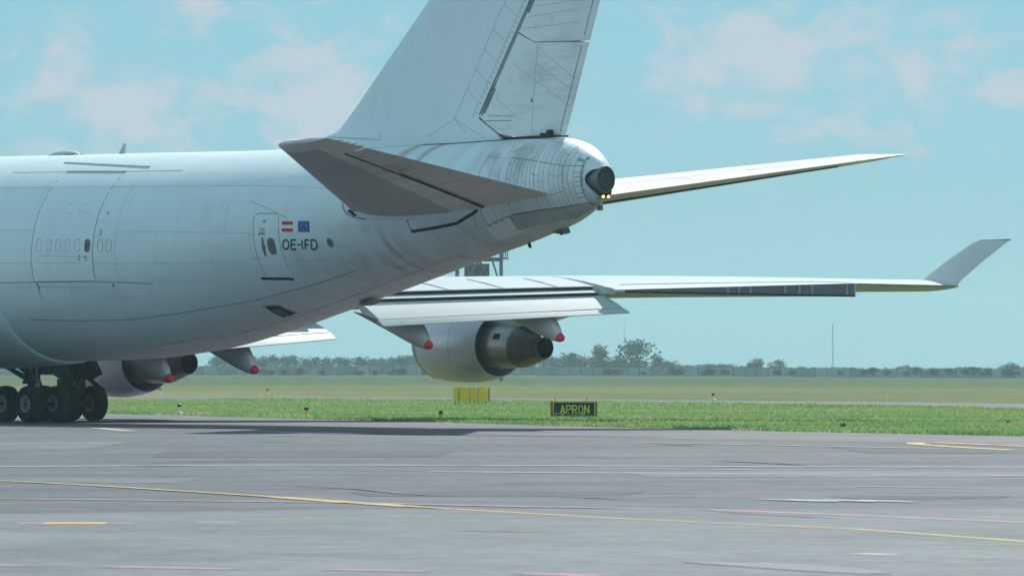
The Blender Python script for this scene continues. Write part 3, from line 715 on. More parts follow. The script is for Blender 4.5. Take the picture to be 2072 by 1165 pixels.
def wing(s):
    W_ = {}
    def sec(name, ys, off, wall, mat, label=None):
        r = [wing_ring(y, off(y), wall(y), s) for y in ys]
        return MB().loft(r).out(name, mat, plane, smooth=True, auto=28, label=label)
    nm = 'starboard' if s > 0 else 'port'
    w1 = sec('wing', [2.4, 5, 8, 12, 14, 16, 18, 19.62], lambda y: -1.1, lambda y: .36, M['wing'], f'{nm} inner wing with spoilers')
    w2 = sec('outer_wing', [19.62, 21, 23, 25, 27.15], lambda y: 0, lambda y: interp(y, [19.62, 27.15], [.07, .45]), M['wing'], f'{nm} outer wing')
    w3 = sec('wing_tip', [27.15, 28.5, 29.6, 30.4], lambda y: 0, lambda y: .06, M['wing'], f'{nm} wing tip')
    MB().add([Vector((WTE(y)+.006, s*y, WTZ(y)-dz)) for y in (27.2, 28.7, 30.3) for dz in (0.0, .09)], [(0, 1, 3, 2), (2, 3, 5, 4)]).out('tip_edge', M['olive'], w3)
    # aileron cove: wall, upper and lower lips, ribs
    ys = [19.9 + k*(27.1-19.9)/6 for k in range(7)]
    h = lambda y: interp(y, [19.62, 27.15], [.07, .45])
    v = [Vector((WTE(y)+.008, s*y, WTZ(y)-.01 - d*h(y))) for y in ys for d in (0, 1)]
    cv = MB().add(v, [(2*i, 2*i+1, 2*i+3, 2*i+2) for i in range(6)]).out('aileron_cove', M['cove'], plane, label='grey ribbed cove along the outer trailing edge')
    MB().tube([Vector((WTE(y)+.03, s*y, WTZ(y)-h(y))) for y in ys], .035, 6).out('cove_lip', M['dark'], cv)
    for y in (23.1, 23.45, 23.8, 24.9, 25.35, 25.75, 26.85):
        MB().box((WTE(y)+.04, s*y, WTZ(y)-.5*h(y)), (.06, .06, h(y)*.8)).out('cove_rib', M['rib'], cv)
    # spoilers
    for y0, y1 in ((12.1, 13.37), (13.42, 15.02), (15.07, 16.70), (16.75, 18.38), (18.43, 19.55)):
        vs = []
        for y in (y0, y1):
            rr = wing_ring(y, -1.1, .36, s, 40)[:41]; te = rr[-1]
            top = [p for p in rr if p.x > te.x - .95]; top = top[:: max(1, len(top)//4)] + [te]
            top = [rr[-1] + (rr[-12]-rr[-1])*(k/4) for k in range(5)]
            vs.append([p + Vector((.004, 0, .012)) for p in top] + [top[-1] + Vector((0, 0, -.01)), top[0] + Vector((.004, 0, -.05))])
        MB().loft(vs).out('spoiler', M['flap'], w1)
    mb = MB(); mb.tube([wing_ring(y, 0, .2, s, 40)[36] + Vector((0, 0, .004)) for y in (20.2, 22, 24, 26.2)] + [wing_ring(27.1, 0, .2, s, 40)[39]], .012, 5).out('panel_seam', M['seam'], w2)
    # flaps
    T = lambda y, o_: WTE(y)+o_
    def slab(name, y0, y1, f0, f1, th, mat, par, label=None, n=4):
        rs = []
        for k in range(n+1):
            u = k/n; y = y0+(y1-y0)*u
            (xa, za), (xb, zb) = [((p[0]*(1-u)+q[0]*u), (p[1]*(1-u)+q[1]*u)) for p, q in zip(f0, f1)]
            d = Vector((xb-xa, 0, zb-za)); nn = Vector((d.z, 0, -d.x)).normalized()*-1
            a = Vector((xa, s*y, za))
            prof = [(0, 0), (.12, .0), (.4, .06*th), (.75, .03*th), (1, 0), (1, -.03), (.6, -th*.55), (.25, -th), (.05, -th*.75), (-.05, -th*.4)]
            rs.append([a + d*p + nn*(q if isinstance(q, float) or q else 0) for p, q in prof])
        return MB().loft(rs).out(name, mat, par, smooth=True, auto=30, label=label)
    A, B = 12.15, 19.65
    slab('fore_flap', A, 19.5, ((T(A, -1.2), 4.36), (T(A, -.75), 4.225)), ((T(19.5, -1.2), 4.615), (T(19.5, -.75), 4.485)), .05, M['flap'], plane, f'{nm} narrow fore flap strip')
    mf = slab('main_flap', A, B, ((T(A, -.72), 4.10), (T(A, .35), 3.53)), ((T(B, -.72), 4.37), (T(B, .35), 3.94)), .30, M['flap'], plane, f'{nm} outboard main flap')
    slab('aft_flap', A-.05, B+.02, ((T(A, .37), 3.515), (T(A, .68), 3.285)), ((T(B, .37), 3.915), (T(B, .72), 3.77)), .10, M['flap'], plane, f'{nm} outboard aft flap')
    gp = MB(); yy = [A + (19.5-A)*k/6 for k in range(7)]
    for zo, o_, hh, ref in ((0, -1.085, .10, [(A, 4.445), (16.5, 4.595), (19.5, 4.68)]), (0, -.80, .16, [(A, 4.225), (16.5, 4.395), (19.5, 4.485)])):
        zz_ = lambda y: interp(y, [q[0] for q in ref], [q[1] for q in ref])
        gp.add([Vector((T(y, o_), s*y, zz_(y) - .012 - d*hh)) for y in yy for d in (0, 1)], [(2*i, 2*i+1, 2*i+3, 2*i+2) for i in range(6)])
    gp.out('flap_gap_shade', M['dark'], mf)  # dark strips set in the flap slots to paint their shade
    for y in (13.40, 15.05, 16.73, 18.41):
        rr = wing_ring(y, -1.1, .36, s, 40)[:41]
        MB().tube([p + Vector((.01, 0, .008)) for p in (rr[-12], rr[-6], rr[-1])], .016, 5).out('spoiler_gap', M['seam'], w1)
    C0, C1 = 3.4, 10.55
    slab('fore_flap', C0, C1-.2, ((T(C0, -.9), 3.5), (T(C0, -.5), 3.35)), ((T(C1, -.9), 3.9), (T(C1, -.5), 3.72)), .12, M['flap'], plane, f'{nm} inner fore flap strip')
    slab('main_flap', C0, C1, ((T(C0, -.45), 3.25), (T(C0, .55), 2.6)), ((T(C1, -.75), 3.40), (T(C1, .05), 3.09)), .26, M['flap'], plane, f'{nm} inboard main flap')
    slab('aft_flap', C0, C1+.04, ((T(C0, .57), 2.58), (T(C0, .95), 2.26)), ((T(C1, .06), 3.075), (T(C1, .42), 2.85)), .08, M['flap'], plane, f'{nm} inboard aft flap')
    # wedge between flap end and aileron
    MB().prism([(44.2, s*19.5, 4.66), (44.42, s*19.52, 4.40), (44.7, s*19.85, 4.54)], (-.12, -.02*s, .02)).out('flap_end_fairing', M['rib'], plane)
    # flap track fairings with red tail caps
    def canoe(x, y, zt, top):
        st = [(0, zt-.09, zt+.07, .06), (-.13, zt-.115, zt+.22, .11), (-.3, zt-.12, zt+.48, .16), (-.6, zt-.08, min(top, zt+.8), .21), (-1.1, zt+.06, top, .27), (-1.8, zt+.30, top+.1, .30),
              (-2.7, zt+.62, top+.2, .28), (-3.6, zt+.92, top+.28, .2), (-4.4, zt+1.2, top+.34, .07)]
        rs = []
        for dx, b, t, w in st:
            c, r = (b+t)/2, (t-b)/2; e = .55 if dx > -.7 else .8
            ring = []
            for j in range(20):
                a = 2*pi*j/20; k = abs(cos(a))**(e if sin(a) > 0 else 1.5)
                ring.append(Vector((x+dx, s*(y + w*math.copysign(k, cos(a))), c + r*math.copysign(abs(sin(a))**(e if sin(a) > 0 else .9), sin(a)))))
            rs.append(ring)
        o = MB().loft(rs[1:]).out('flap_track_fairing', M['fairing'], plane, smooth=True, auto=50)
        cap = []
        for dx, b, t, w in ((.06, zt-.03, zt+.03, .02), (.045, zt-.08, zt+.09, .075), (0, zt-.12, zt+.13, .115), (-.1, zt-.135, zt+.185, .135), (-.2, zt-.132, zt+.17, .135)):
            c, r = (b+t)/2, (t-b)/2
            cap.append([Vector((x+dx, s*(y + w*cos(a)), c + r*sin(a))) for a in [2*pi*j/16 for j in range(16)]])
        MB().loft(cap).out('fairing_cap', M['red'], o, smooth=True, auto=50, label='red tail cap of a flap track fairing')
    canoe(41.60, 13.8, 2.62, 3.45); canoe(44.1, 17.62, 2.88, 3.70); canoe(39.95, 7.6, 1.77, 2.62); canoe(39.45, 4.4, 1.48, 2.25)
    # winglet
    r0 = [(46.3, 4.86), (48.4, 5.08), (50.35, 4.74)]
    def wl(xa, xb, y, z, t):
        c = xb-xa; return [Vector((xa + u*c, s*(y + q*t*.82), z - q*t*.55)) for u, q in ((0, 0), (.04, .35), (.15, .7), (.4, 1), (.75, .5), (1, .04), (1, -.04), (.75, -.5), (.4, -1), (.15, -.7), (.04, -.35))]
    MB().loft([wl(46.9, 50.38, 30.3, 4.74, .13), wl(48.2, 50.42, 30.42, 4.92, .11), wl(49.25, 51.25, 30.66, 5.55, .08), wl(50.35, 52.2, 30.96, 6.22, .05), wl(50.6, 52.33, 31.0, 6.30, .03)]).out('winglet', M['winglet'], plane, smooth=True, auto=40, label=f'{nm} swept winglet')
    MB().tube([(50.75, s*31.0, 6.31), (52.35, s*31.01, 6.32)], .025, 6).out('winglet_cap', M['seam'], plane)
    # engines
    for (x, y, z, lab) in ((35.9, 21.2, 2.66, 'outboard'), (27.1, 11.9, 2.12, 'inboard')):
        ax = Vector((1, 0, -.035)).normalized(); o = (x, s*y, z)
        cw = MB().lathe([(-3.50, 1.06), (-3.63, 1.12), (-3.65, 1.18), (-3.57, 1.26), (-3.3, 1.345), (-2.75, 1.39), (-1.9, 1.395), (-1.2, 1.36), (-.6, 1.28), (0, 1.14), (0, 1.11), (-.6, 1.17), (-1.5, 1.16), (-2.4, 1.12), (-3.50, 1.06)], o, ax, 56).out('engine_cowl', M['cowl'], plane, smooth=True, auto=40, label=f'{nm} {lab} engine cowl')
        MB().lathe([(-3.52, 1.05), (-3.65, 1.115), (-3.675, 1.18), (-3.59, 1.272), (-3.36, 1.345)], o, ax, 56).out('intake_lip', M['lip'], cw, smooth=True)
        MB().lathe([(-1.72, .3), (-1.71, 1.155)], o, ax, 40).out('fan_face', M['innerduct'], cw)
        MB().lathe([(-1.305, 1.366), (-1.30, 1.371), (-1.28, 1.364)], o, ax, 56).out('cowl_joint', M['seam_soft'], cw)
        co = MB().lathe([(-1.7, .80), (-.6, .83), (0, .83), (.7, .80), (1.3, .755), (1.38, .745)], o, ax, 48).out('core_cowl', M['core'], plane, smooth=True)
        nz = MB().lathe([(1.36, .755), (1.42, .75), (2.0, .59), (2.64, .395), (2.645, .375), (2.3, .40), (2.28, .0)], o, ax, 48).out('exhaust_nozzle', M['nozzle'], plane, smooth=True, auto=35)
        MB().lathe([(2.30, .385), (2.302, .14), (2.42, .02), (2.42, .0)], o, ax, 32).out('exhaust_plug', M['dark'], nz, smooth=True, auto=30)
        # ventilation louvre on the core
        for k in range(4):
            a = radians(30); xx = .62 + .085*k; r = interp(xx, [0, .7, 1.3], [.83, .80, .755]) + .006
            pp = [Vector(o) + ax*xx + Vector((0, -cos(t)*r, sin(t)*r)) for t in (radians(18), radians(26), radians(34))]
            MB().tube(pp, .026, 5).out('core_louvre', M['dark'], co)
        # pylon
        le = WLE(y)
        zc = WCZ(y)
        MB().loft([[Vector((xx, s*(y + wd), zz)) for wd, zz in ((-hw, zb), (-hw, zt), (hw, zt), (hw, zb))] for xx, zb, zt, hw in
                   ((x-3.4, z+1.25, z+1.35, .04), (x-2.2, z+1.1, z+1.75, .16), (x+.6, z+.6, zc-.35, .24), (x+2.4, z+.75, zc-.5, .24), (x+4.6, zc-1.3, zc-.6, .18), (x+6.2, zc-.95, zc-.75, .05))]).out('engine_pylon', M['fairing'], plane, smooth=True, auto=30)
wing(1); wing(-1)
# wing to body fairing: a raised shell round the lower body, cut off square at its rear
rings = []
for x in [19.5, 20.2, 21.5, 23.5, 26, 29, 32, 35, 37, 38.5, 39.4, 39.75, 39.9, 39.92]:
    off = interp(x, [19.5, 20.2, 21.5, 23.5, 37, 39.75, 39.9, 39.92], [-.05, .06, .16, .22, .22, .11, .06, -.06])
    top = interp(x, [19.5, 23, 36, 39, 40.14], [4.4, 5.2, 4.9, 4.8, 4.7])
    t, b, w = fT(x), fB(x), fW(x); zc, rz = (t+b)/2, (t-b)/2
    a0 = math.asin(max(-1, min(1, (top-zc)/rz))); ring = []
    for k in range(41):
        a = (pi - a0) + (2*a0 + pi)*(k/40); e = min(1, min(k, 40-k)/5.0)
        fl = off*e - .03*(1-e); bot = 1 - .10*max(0, -sin(a))*off
        n_ = Vector((0, cos(a)/w, sin(a)/rz)).normalized()
        ring.append(Vector((x, w*cos(a), zc + rz*sin(a))) + n_*fl)
    rings.append(ring)
MB().loft(rings, cap=False, closed=False).out('wing_body_fairing', M['white_tail'], plane, smooth=True, auto=35)

# ------------------------------------------------------------------ landing gear
def wheel_mesh():
    mb = MB(); prof = [(-.20, .30), (-.225, .36), (-.235, .45), (-.225, .54), (-.185, .598), (-.10, .620), (0, .624), (.10, .620), (.185, .598), (.225, .54), (.235, .45), (.225, .36), (.20, .30)]
    mb.lathe(prof, (0, 0, 0), (0, 1, 0), 40); return mb
TY = wheel_mesh(); ty_me = None
def wheel(x, y, parent, side):
    e = TY
    o = mesh('wheel', [Vector((x, y, .622)) + v for v in TY.v], TY.f, M['rubber'], parent, True, auto=40)
    for sd in (-1, 1):
        mb = MB(); mb.lathe([(.205, .305), (.225, .275), (.222, .235), (.13, .215), (.11, .12), (.15, .11), (.16, .0)], (x, y, .622), (0, sd, 0), 28); r = mb.out('rim', M['rim'] if sd < 0 else M['gear'], o, smooth=True, auto=30)
        mb = MB()
        for k in range(9):
            a = 2*pi*k/9; mb.lathe([(.0, .026), (.145, .026), (.146, .0)], (x + .165*cos(a), y, .622 + .165*sin(a)), (0, sd, 0), 6)
        mb.out('rim_bolts', M['dark'], o)
        o.children[-1]['kind'] = 'stuff'
def gear(cx, cy, wingside, s):
    """four wheel bogie on an oleo strut"""
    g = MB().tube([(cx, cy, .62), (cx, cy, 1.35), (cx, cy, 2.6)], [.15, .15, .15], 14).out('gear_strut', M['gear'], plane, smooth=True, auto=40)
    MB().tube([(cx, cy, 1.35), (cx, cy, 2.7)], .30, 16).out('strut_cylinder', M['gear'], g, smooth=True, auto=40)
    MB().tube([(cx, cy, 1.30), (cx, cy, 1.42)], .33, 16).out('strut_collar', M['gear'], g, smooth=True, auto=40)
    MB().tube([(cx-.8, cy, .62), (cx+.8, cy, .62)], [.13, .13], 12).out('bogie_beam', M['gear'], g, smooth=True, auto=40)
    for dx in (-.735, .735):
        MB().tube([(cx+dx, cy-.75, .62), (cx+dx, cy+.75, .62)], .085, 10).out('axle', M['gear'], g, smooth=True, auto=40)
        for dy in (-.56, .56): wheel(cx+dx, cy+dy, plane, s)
    # torque links, brake rods, hoses
    MB().tube([(cx+.18, cy, 1.62), (cx+.62, cy-.05, 1.28), (cx+.22, cy, .85)], [.07, .06, .07], 8).out('torque_link', M['gear'], g)
    MB().tube([(cx+.24, cy-.22, 1.95), (cx+.42, cy-.25, 1.55), (cx+.62, cy-.2, 1.42), (cx+.80, cy-.3, 1.25), (cx+.78, cy-.4, .9)], .022, 6).out('brake_hose', M['gearlight'], g)
    MB().tube([(cx+.18, cy-.25, 2.3), (cx+.20, cy-.26, 1.9), (cx+.28, cy-.26, 1.62)], .03, 6).out('hydraulic_line', M['gearlight'], g)
    MB().tube([(cx-.2, cy, 1.45), (cx-1.2, cy+.05, 1.75), (cx-2.4, cy+.1, 2.1)], [.10, .09, .09], 8).out('drag_brace', M['gear'], g)
    MB().tube([(cx-.1, cy+.1, 1.5), (cx-.9, cy-.55, 2.35)], .075, 8).out('side_brace', M['gear'], g)
    lad = MB()
    for q in (-.07, .07): lad.box((cx+.90, cy-.42+q, .98), (.03, .025, .42))
    for zz in (.80, .95, 1.1): lad.box((cx+.90, cy-.42, zz), (.035, .14, .03))
    lad.out('tow_bracket', M['gearlight'], g)
    return g
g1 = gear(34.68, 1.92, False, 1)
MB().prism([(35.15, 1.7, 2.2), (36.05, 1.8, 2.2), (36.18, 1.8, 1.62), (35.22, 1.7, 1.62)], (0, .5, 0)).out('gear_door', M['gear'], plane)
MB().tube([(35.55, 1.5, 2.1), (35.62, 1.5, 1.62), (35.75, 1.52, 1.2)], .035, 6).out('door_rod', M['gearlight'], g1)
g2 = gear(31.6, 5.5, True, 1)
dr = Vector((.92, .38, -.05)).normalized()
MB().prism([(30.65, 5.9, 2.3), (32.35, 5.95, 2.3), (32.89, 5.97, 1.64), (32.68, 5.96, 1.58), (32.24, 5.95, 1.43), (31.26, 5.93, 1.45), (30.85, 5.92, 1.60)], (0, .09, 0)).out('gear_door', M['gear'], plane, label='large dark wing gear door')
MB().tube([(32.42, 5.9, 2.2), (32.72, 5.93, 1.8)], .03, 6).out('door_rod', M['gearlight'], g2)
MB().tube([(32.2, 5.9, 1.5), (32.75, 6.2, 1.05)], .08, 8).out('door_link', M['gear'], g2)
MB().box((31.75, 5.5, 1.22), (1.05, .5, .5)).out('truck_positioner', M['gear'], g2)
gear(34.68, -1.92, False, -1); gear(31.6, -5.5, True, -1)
# nose gear out of the frame keeps the jet on its wheels
ng = MB().tube([(7.9, 0, .62), (7.9, 0, 2.6)], .14, 12).out('gear_strut', M['gear'], plane, smooth=True, auto=40)
for dy in (-.46, .46): wheel(7.9, dy, plane, 1)

# ------------------------------------------------------------------ ground
def ground_point(X, D, z=0): return Vector((CAM.x, CAM.y, 0)) + RGT*X + FWD*D + Vector((0, 0, z))
def sstep(a, b, x): t = max(0, min(1, (x-a)/(b-a))); return t*t*(3-2*t)
def terrain(X, D):
    left = 1 - sstep(-20, 160, X*1600/max(D, 400))
    return sstep(600, 1500, D)*(.25 + .75*left)*1.0
def grass_mat(name, kind):
    m, N, L, P = new_mat(name)
    t = N.new('ShaderNodeTexCoord'); geo = N.new('ShaderNodeNewGeometry')
    dot = N.new('ShaderNodeVectorMath'); dot.operation = 'DOT_PRODUCT'; L.new(geo.outputs['Position'], dot.inputs[0]); dot.inputs[1].default_value = tuple(FWD)
    off = FWD.dot(CAM)
    D = mathn(N, L, 'SUBTRACT', dot.outputs['Value'], off)
    big = noise(N, L, .02, 6, .6, vec=geo.outputs['Position']); mid_ = noise(N, L, .22, 6, .65, vec=geo.outputs['Position']); fine = noise(N, L, 2.5, 6, .7, vec=geo.outputs['Position'])
    Dn = mathn(N, L, 'ADD', D, mathn(N, L, 'MULTIPLY', mathn(N, L, 'SUBTRACT', big, .5), 160))
    mr = N.new('ShaderNodeMapRange'); L.new(Dn, mr.inputs[0]); mr.inputs[1].default_value = 150; mr.inputs[2].default_value = 1650
    zone = ramp(N, L, mr.outputs[0], [(0, (.165, .175, .085)), (.165, (.155, .18, .075)), (.20, (.165, .175, .055)), (.31, (.165, .185, .058)), (.45, (.085, .120, .036)), (.75, (.055, .088, .030)), (.95, (.075, .095, .055))])
    col = mixc(N, L, 1.0, zone, ramp(N, L, mid_, [(.3, .62), (.7, 1.35)]), 'MULTIPLY')
    col = mixc(N, L, 1.0, col, ramp(N, L, fine, [(.25, .6), (.75, 1.35)]), 'MULTIPLY')
    wide = noise(N, L, .011, 7, .7, vec=geo.outputs['Position']); col = mixc(N, L, 1.0, col, ramp(N, L, wide, [(.32, (.70, .74, .66)), (.5, (1, 1, 1)), (.68, (1.45, 1.32, 1.25))]), 'MULTIPLY')
    dry = mathn(N, L, 'MULTIPLY', mathn(N, L, 'GREATER_THAN', mid_, .60), .35)
    col = mixc(N, L, dry, col, (.15, .13, .06))
    L.new(col, P.inputs['Base Color']); P.inputs['Roughness'].default_value = .9; P.inputs['Specular IOR Level'].default_value = .1
    return m
Xs = [-4000, -1500, -700, -300, -150, -80, -40, 0, 40, 80, 120, 200, 400, 900, 2000, 4000]; Ds = [-600, -200, 0, 100, 200, 300, 450, 600, 750, 900, 1050, 1200, 1400, 1700, 2100, 3000, 4500, 7000]
vs = [ground_point(X, D, terrain(X, D)) for D in Ds for X in Xs]; n = len(Xs)
o = mesh('grass_field', vs, [(j*n+i, j*n+i+1, (j+1)*n+i+1, (j+1)*n+i) for j in range(len(Ds)-1) for i in range(n-1)], grass_mat('meadow', 0), None, True); o['kind'] = 'structure'

def pavement(name, c1, c2, c3, crack=.5, rough=.62, amp=1.0):
    m, N, L, P = new_mat(name); geo = N.new('ShaderNodeNewGeometry'); pos = geo.outputs['Position']
    big = noise(N, L, .035, 5, .6, vec=pos); mid_ = noise(N, L, .35, 7, .65, vec=pos); fine = noise(N, L, 9, 4, .7, vec=pos)
    lane = noise(N, L, .5, 6, .65, vec=pos, sc=(.12, 1.0, 1))      # traffic and jointing run along the stands
    lane2 = noise(N, L, 1.3, 7, .7, vec=pos, sc=(.5, .10, 1))
    f = mathn(N, L, 'ADD', mathn(N, L, 'MULTIPLY', big, .5), mathn(N, L, 'ADD', mathn(N, L, 'MULTIPLY', mid_, .25), mathn(N, L, 'MULTIPLY', lane, .25)))
    col = ramp(N, L, f, [(.34, c1), (.5, c2), (.64, c3)])
    col = mixc(N, L, 1, col, ramp(N, L, fine, [(.3, .82), (.7, 1.15)]), 'MULTIPLY')
    patchy = noise(N, L, .42, 9, .8, vec=pos); blot = noise(N, L, .13, 6, .6, vec=pos)
    col = mixc(N, L, 1, col, ramp(N, L, patchy, [(.34, 1-.42*amp), (.5, 1.0), (.66, 1+.36*amp)]), 'MULTIPLY')
    col = mixc(N, L, 1, col, ramp(N, L, blot, [(.35, .80), (.65, 1.14)]), 'MULTIPLY')
    grain = noise(N, L, 1.7, 6, .8, vec=pos)
    col = mixc(N, L, 1, col, ramp(N, L, grain, [(.34, .72), (.5, 1.0), (.66, 1.26)]), 'MULTIPLY')
    st = ramp(N, L, lane, [(.60, 0.0), (.70, 1.0)]); st2 = ramp(N, L, lane2, [(.62, 0.0), (.70, 1.0)])
    col = mixc(N, L, mathn(N, L, 'MULTIPLY', st, crack), col, tuple(x*.5 for x in c1))
    col = mixc(N, L, mathn(N, L, 'MULTIPLY', st2, crack*.8), col, tuple(x*.45 for x in c1))
    L.new(col, P.inputs['Base Color']); P.inputs['Roughness'].default_value = rough; P.inputs['Specular IOR Level'].default_value = .18
    b = N.new('ShaderNodeBump'); b.inputs['Strength'].default_value = .25; b.inputs['Distance'].default_value = .01; L.new(fine, b.inputs['Height']); L.new(b.outputs[0], P.inputs['Normal'])
    return m
M['asphalt'] = pavement('aged_asphalt', (.070, .078, .087), (.094, .103, .114), (.118, .128, .139), .55)
M['asphalt_strip'] = pavement('pinkish_asphalt', (.118, .098, .108), (.145, .122, .133), (.17, .146, .156), .35)
M['concrete'] = pavement('apron_concrete', (.134, .142, .146), (.158, .167, .171), (.182, .191, .195), .22, amp=.5)
M['taxi'] = pavement('far_taxiway', (.11, .088, .090), (.13, .105, .107), (.15, .122, .124), .2)
def sheet(name, poly, z, mat, parent=None, kind='structure', label=None):
    o = mesh(name, [(x, y, z) for x, y in poly], [tuple(range(len(poly)))], mat, parent)
    if kind and not parent: o['kind'] = kind
    if label: o['label'] = label
    return o
edge = [(-120, 74), (-60, 50.5), (-19.53, 36.0), (-1.49, 29.2), (15.51, 22.6), (30.65, 16.9), (42.26, 12.6), (52.34, 8.8), (66.46, 3.15), (81.02, -1.43), (93.98, -4.9), (130, -12), (190, -22), (260, -30)]
rnd = random.Random(5)
e2 = []
for a, b in zip(edge[:-1], edge[1:]):
    for k in range(14): u = k/14; e2.append((a[0]+(b[0]-a[0])*u + rnd.uniform(-.1, .1), a[1]+(b[1]-a[1])*u + rnd.uniform(-.12, .12)))
e2.append(edge[-1])
apron = sheet('asphalt_apron', e2 + [(330, -120), (150, -330), (-160, -160)], .004, M['asphalt'])
strip = sheet('asphalt_shoulder', [(x-.02, y-.25) for x, y in e2] + [(x-4.6 if x < 200 else x, y-(10.5 if x > 20 else 8.5)) for x, y in e2[::-1]], .008, M['asphalt_strip'])
conc = sheet('concrete_apron', [(140, -150), (149, -100), (153.71, -77.53), (153.85, -75.0), (154.24, -72.36), (155.38, -70.64), (156.53, -68.69), (159.28, -65.14), (170, -52), (240, -60), (320, -160), (200, -260)], .012, M['concrete'])
tn = [(-290, 150), (-200, 118), (-128.97, 107.5), (-100, 110), (-75.81, 106.5), (-41.5, 94.9), (-2.13, 81.18), (60, 60), (160, 34)]
tf = [(160, 60), (60, 84), (-32.38, 112), (-72.55, 124), (-121.44, 139), (-172.2, 152), (-240, 170), (-330, 205)]
sheet('far_taxiway', tn + tf, .006, M['taxi'])
# pale perimeter road at the far side of the meadow
pr = [(X, 1235 + .04*X) for X in range(-400, 401, 50)]
mesh('perimeter_road', [ground_point(X, D+d, terrain(X, D+d)+.03) for X, D in pr for d in (0, 36)], [(2*i, 2*i+2, 2*i+3, 2*i+1) for i in range(len(pr)-1)], plain('pale_road', (.19, .20, .215), .9, spec=.1), None, True)['kind'] = 'structure'

# painted lines, cracks and stains: strips lying on the pavement
def line_mat(name, c, wear=.45):
    m, N, L, P = new_mat(name); geo = N.new('ShaderNodeNewGeometry')
    f = noise(N, L, 2.2, 8, .75, vec=geo.outputs['Position'])
    col = mixc(N, L, ramp(N, L, f, [(.42, 0.0), (.62, wear)]), c, (.17, .18, .18)); L.new(col, P.inputs['Base Color']); P.inputs['Roughness'].default_value = .65
    return m
M['lw'] = line_mat('white_marking', (.62, .64, .64)); M['ly'] = line_mat('yellow_marking', (.62, .40, .07)); M['lyf'] = line_mat('faded_yellow_marking', (.42, .35, .20), .7)
M['lo'] = line_mat('orange_marking', (.66, .36, .03), .15); M['lp'] = line_mat('pink_marking', (.58, .22, .31), .9); M['lt'] = line_mat('pale_teal_stain', (.42, .52, .49), .8)
M['tar'] = line_mat('tar_crack_fill', (.035, .042, .045), .25); M['oil'] = line_mat('oil_stain', (.095, .101, .104), .8); M['lpw'] = line_mat('pale_pink_marking', (.50, .42, .44), .4)
zl = [0]
def ground_strip(name, pts, w, mat, taper=False, wob=0, parent=None):
    zl[0] += 1; z = .0142 + .0004*(zl[0] % 8); rr = random.Random(zl[0]); P = []
    for a, b in zip(pts[:-1], pts[1:]):
        n = max(2, int(math.dist(a, b)/.8)); P += [(a[0]+(b[0]-a[0])*k/n, a[1]+(b[1]-a[1])*k/n) for k in range(n)]
    P.append(pts[-1]); vs = []
    for i, p in enumerate(P):
        a, b = P[max(0, i-1)], P[min(len(P)-1, i+1)]; d = Vector((b[0]-a[0], b[1]-a[1], 0)).normalized(); s = Vector((-d.y, d.x, 0))
        u = i/(len(P)-1); ww = w*(sin(pi*min(1, max(0, .03+u*.94)))**.5 if taper else 1)*(1 + (rr.uniform(-.4, .4) if wob else rr.uniform(-.06, .06)))
        c = Vector((*p, z)) + s*(rr.uniform(-wob, wob) if wob else 0)
        vs += [c - s*ww/2, c + s*ww/2]
    return mesh(name, vs, [(2*i, 2*i+2, 2*i+3, 2*i+1) for i in range(len(P)-1)], mat, parent or apron)
A_, C_ = apron, conc
for pts, w in (([(121.52, -56.41), (122.1, -54.18), (122.6, -51.95), (123.6, -50.27), (126.11, -48.0), (129.59, -45.48), (133.57, -41.79)], .42), ([(130.94, -53.51), (134.4, -51.64), (137.37, -49.92)], .34),
               ([(137.96, -49.57), (138.87, -49.22)], .3), ([(139.84, -48.78), (140.78, -48.38)], .3), ([(129.66, -48.77), (132.6, -47.76)], .18), ([(121.6, -55.3), (122.3, -52.6)], .14)):
    ground_strip('white_line', pts, w, M['lw'])
for pts, w, p in (([(132.0, -63.7), (138.85, -65.65), (147.5, -68.58)], .17, A_), ([(147.5, -68.58), (153.45, -70.77)], .34, A_), ([(153.45, -70.77), (160.38, -72.88)], .15, C_), ([(160.38, -72.88), (165.72, -73.95), (171.1, -76.12)], .14, C_), ([(170.77, -77.43), (171.9, -76.85)], .12, C_)):
    ground_strip('yellow_line', pts, w, M['ly'], parent=p)
for pts, w in (([(98.18, -22.43), (102.85, -23.23), (111.48, -24.69)], .5), ([(74.35, -12.44), (79.24, -13.05)], .4), ([(56.29, -10.0), (66.3, -15.56)], .6), ([(68.6, -12.59), (74.16, -15.04)], .4), ([(79.9, -12.6), (81.5, -11.0)], .3)):
    ground_strip('faded_yellow_line', pts, w, M['lyf'])
ground_strip('yellow_stand_marking', [(110.81, -20.97), (105.63, -18.3), (102.2, -16.6), (102.3, -17.3), (104.2, -19.0), (106.53, -20.6), (110.49, -23.0), (114.48, -25.2)], .42, M['ly'])
for pts, w, p in (([(144.17, -73.0), (148.56, -71.02), (150.98, -69.97), (154.24, -69.75)], .28, A_), ([(154.24, -69.75), (156.71, -68.92), (160.37, -69.56), (164.96, -70.51)], .26, C_), ([(170.2, -88.45), (171.24, -88.33)], .30, C_), ([(171.92, -87.92), (173.18, -87.42)], .30, C_), ([(173.8, -86.85), (174.74, -86.52)], .28, C_), ([(175.63, -86.23), (176.57, -86.07)], .28, C_), ([(146.11, -56.93), (148.41, -56.59)], .22, A_)):
    ground_strip('pink_line', pts, w, M['lp'], parent=p)
ground_strip('pink_edge', [(157.9, -79.62), (158.7, -78.6)], .36, M['lp'], parent=C_)
ground_strip('orange_mark', [(158.1, -79.38), (158.52, -78.83)], .80, M['lo'], parent=C_)
ground_strip('white_dash', [(158.77, -77.75), (159.14, -77.46)], .26, M['lpw'], parent=C_)
ground_strip('white_dash', [(172.81, -80.09), (173.43, -80.08)], .3, M['lpw'], parent=C_)
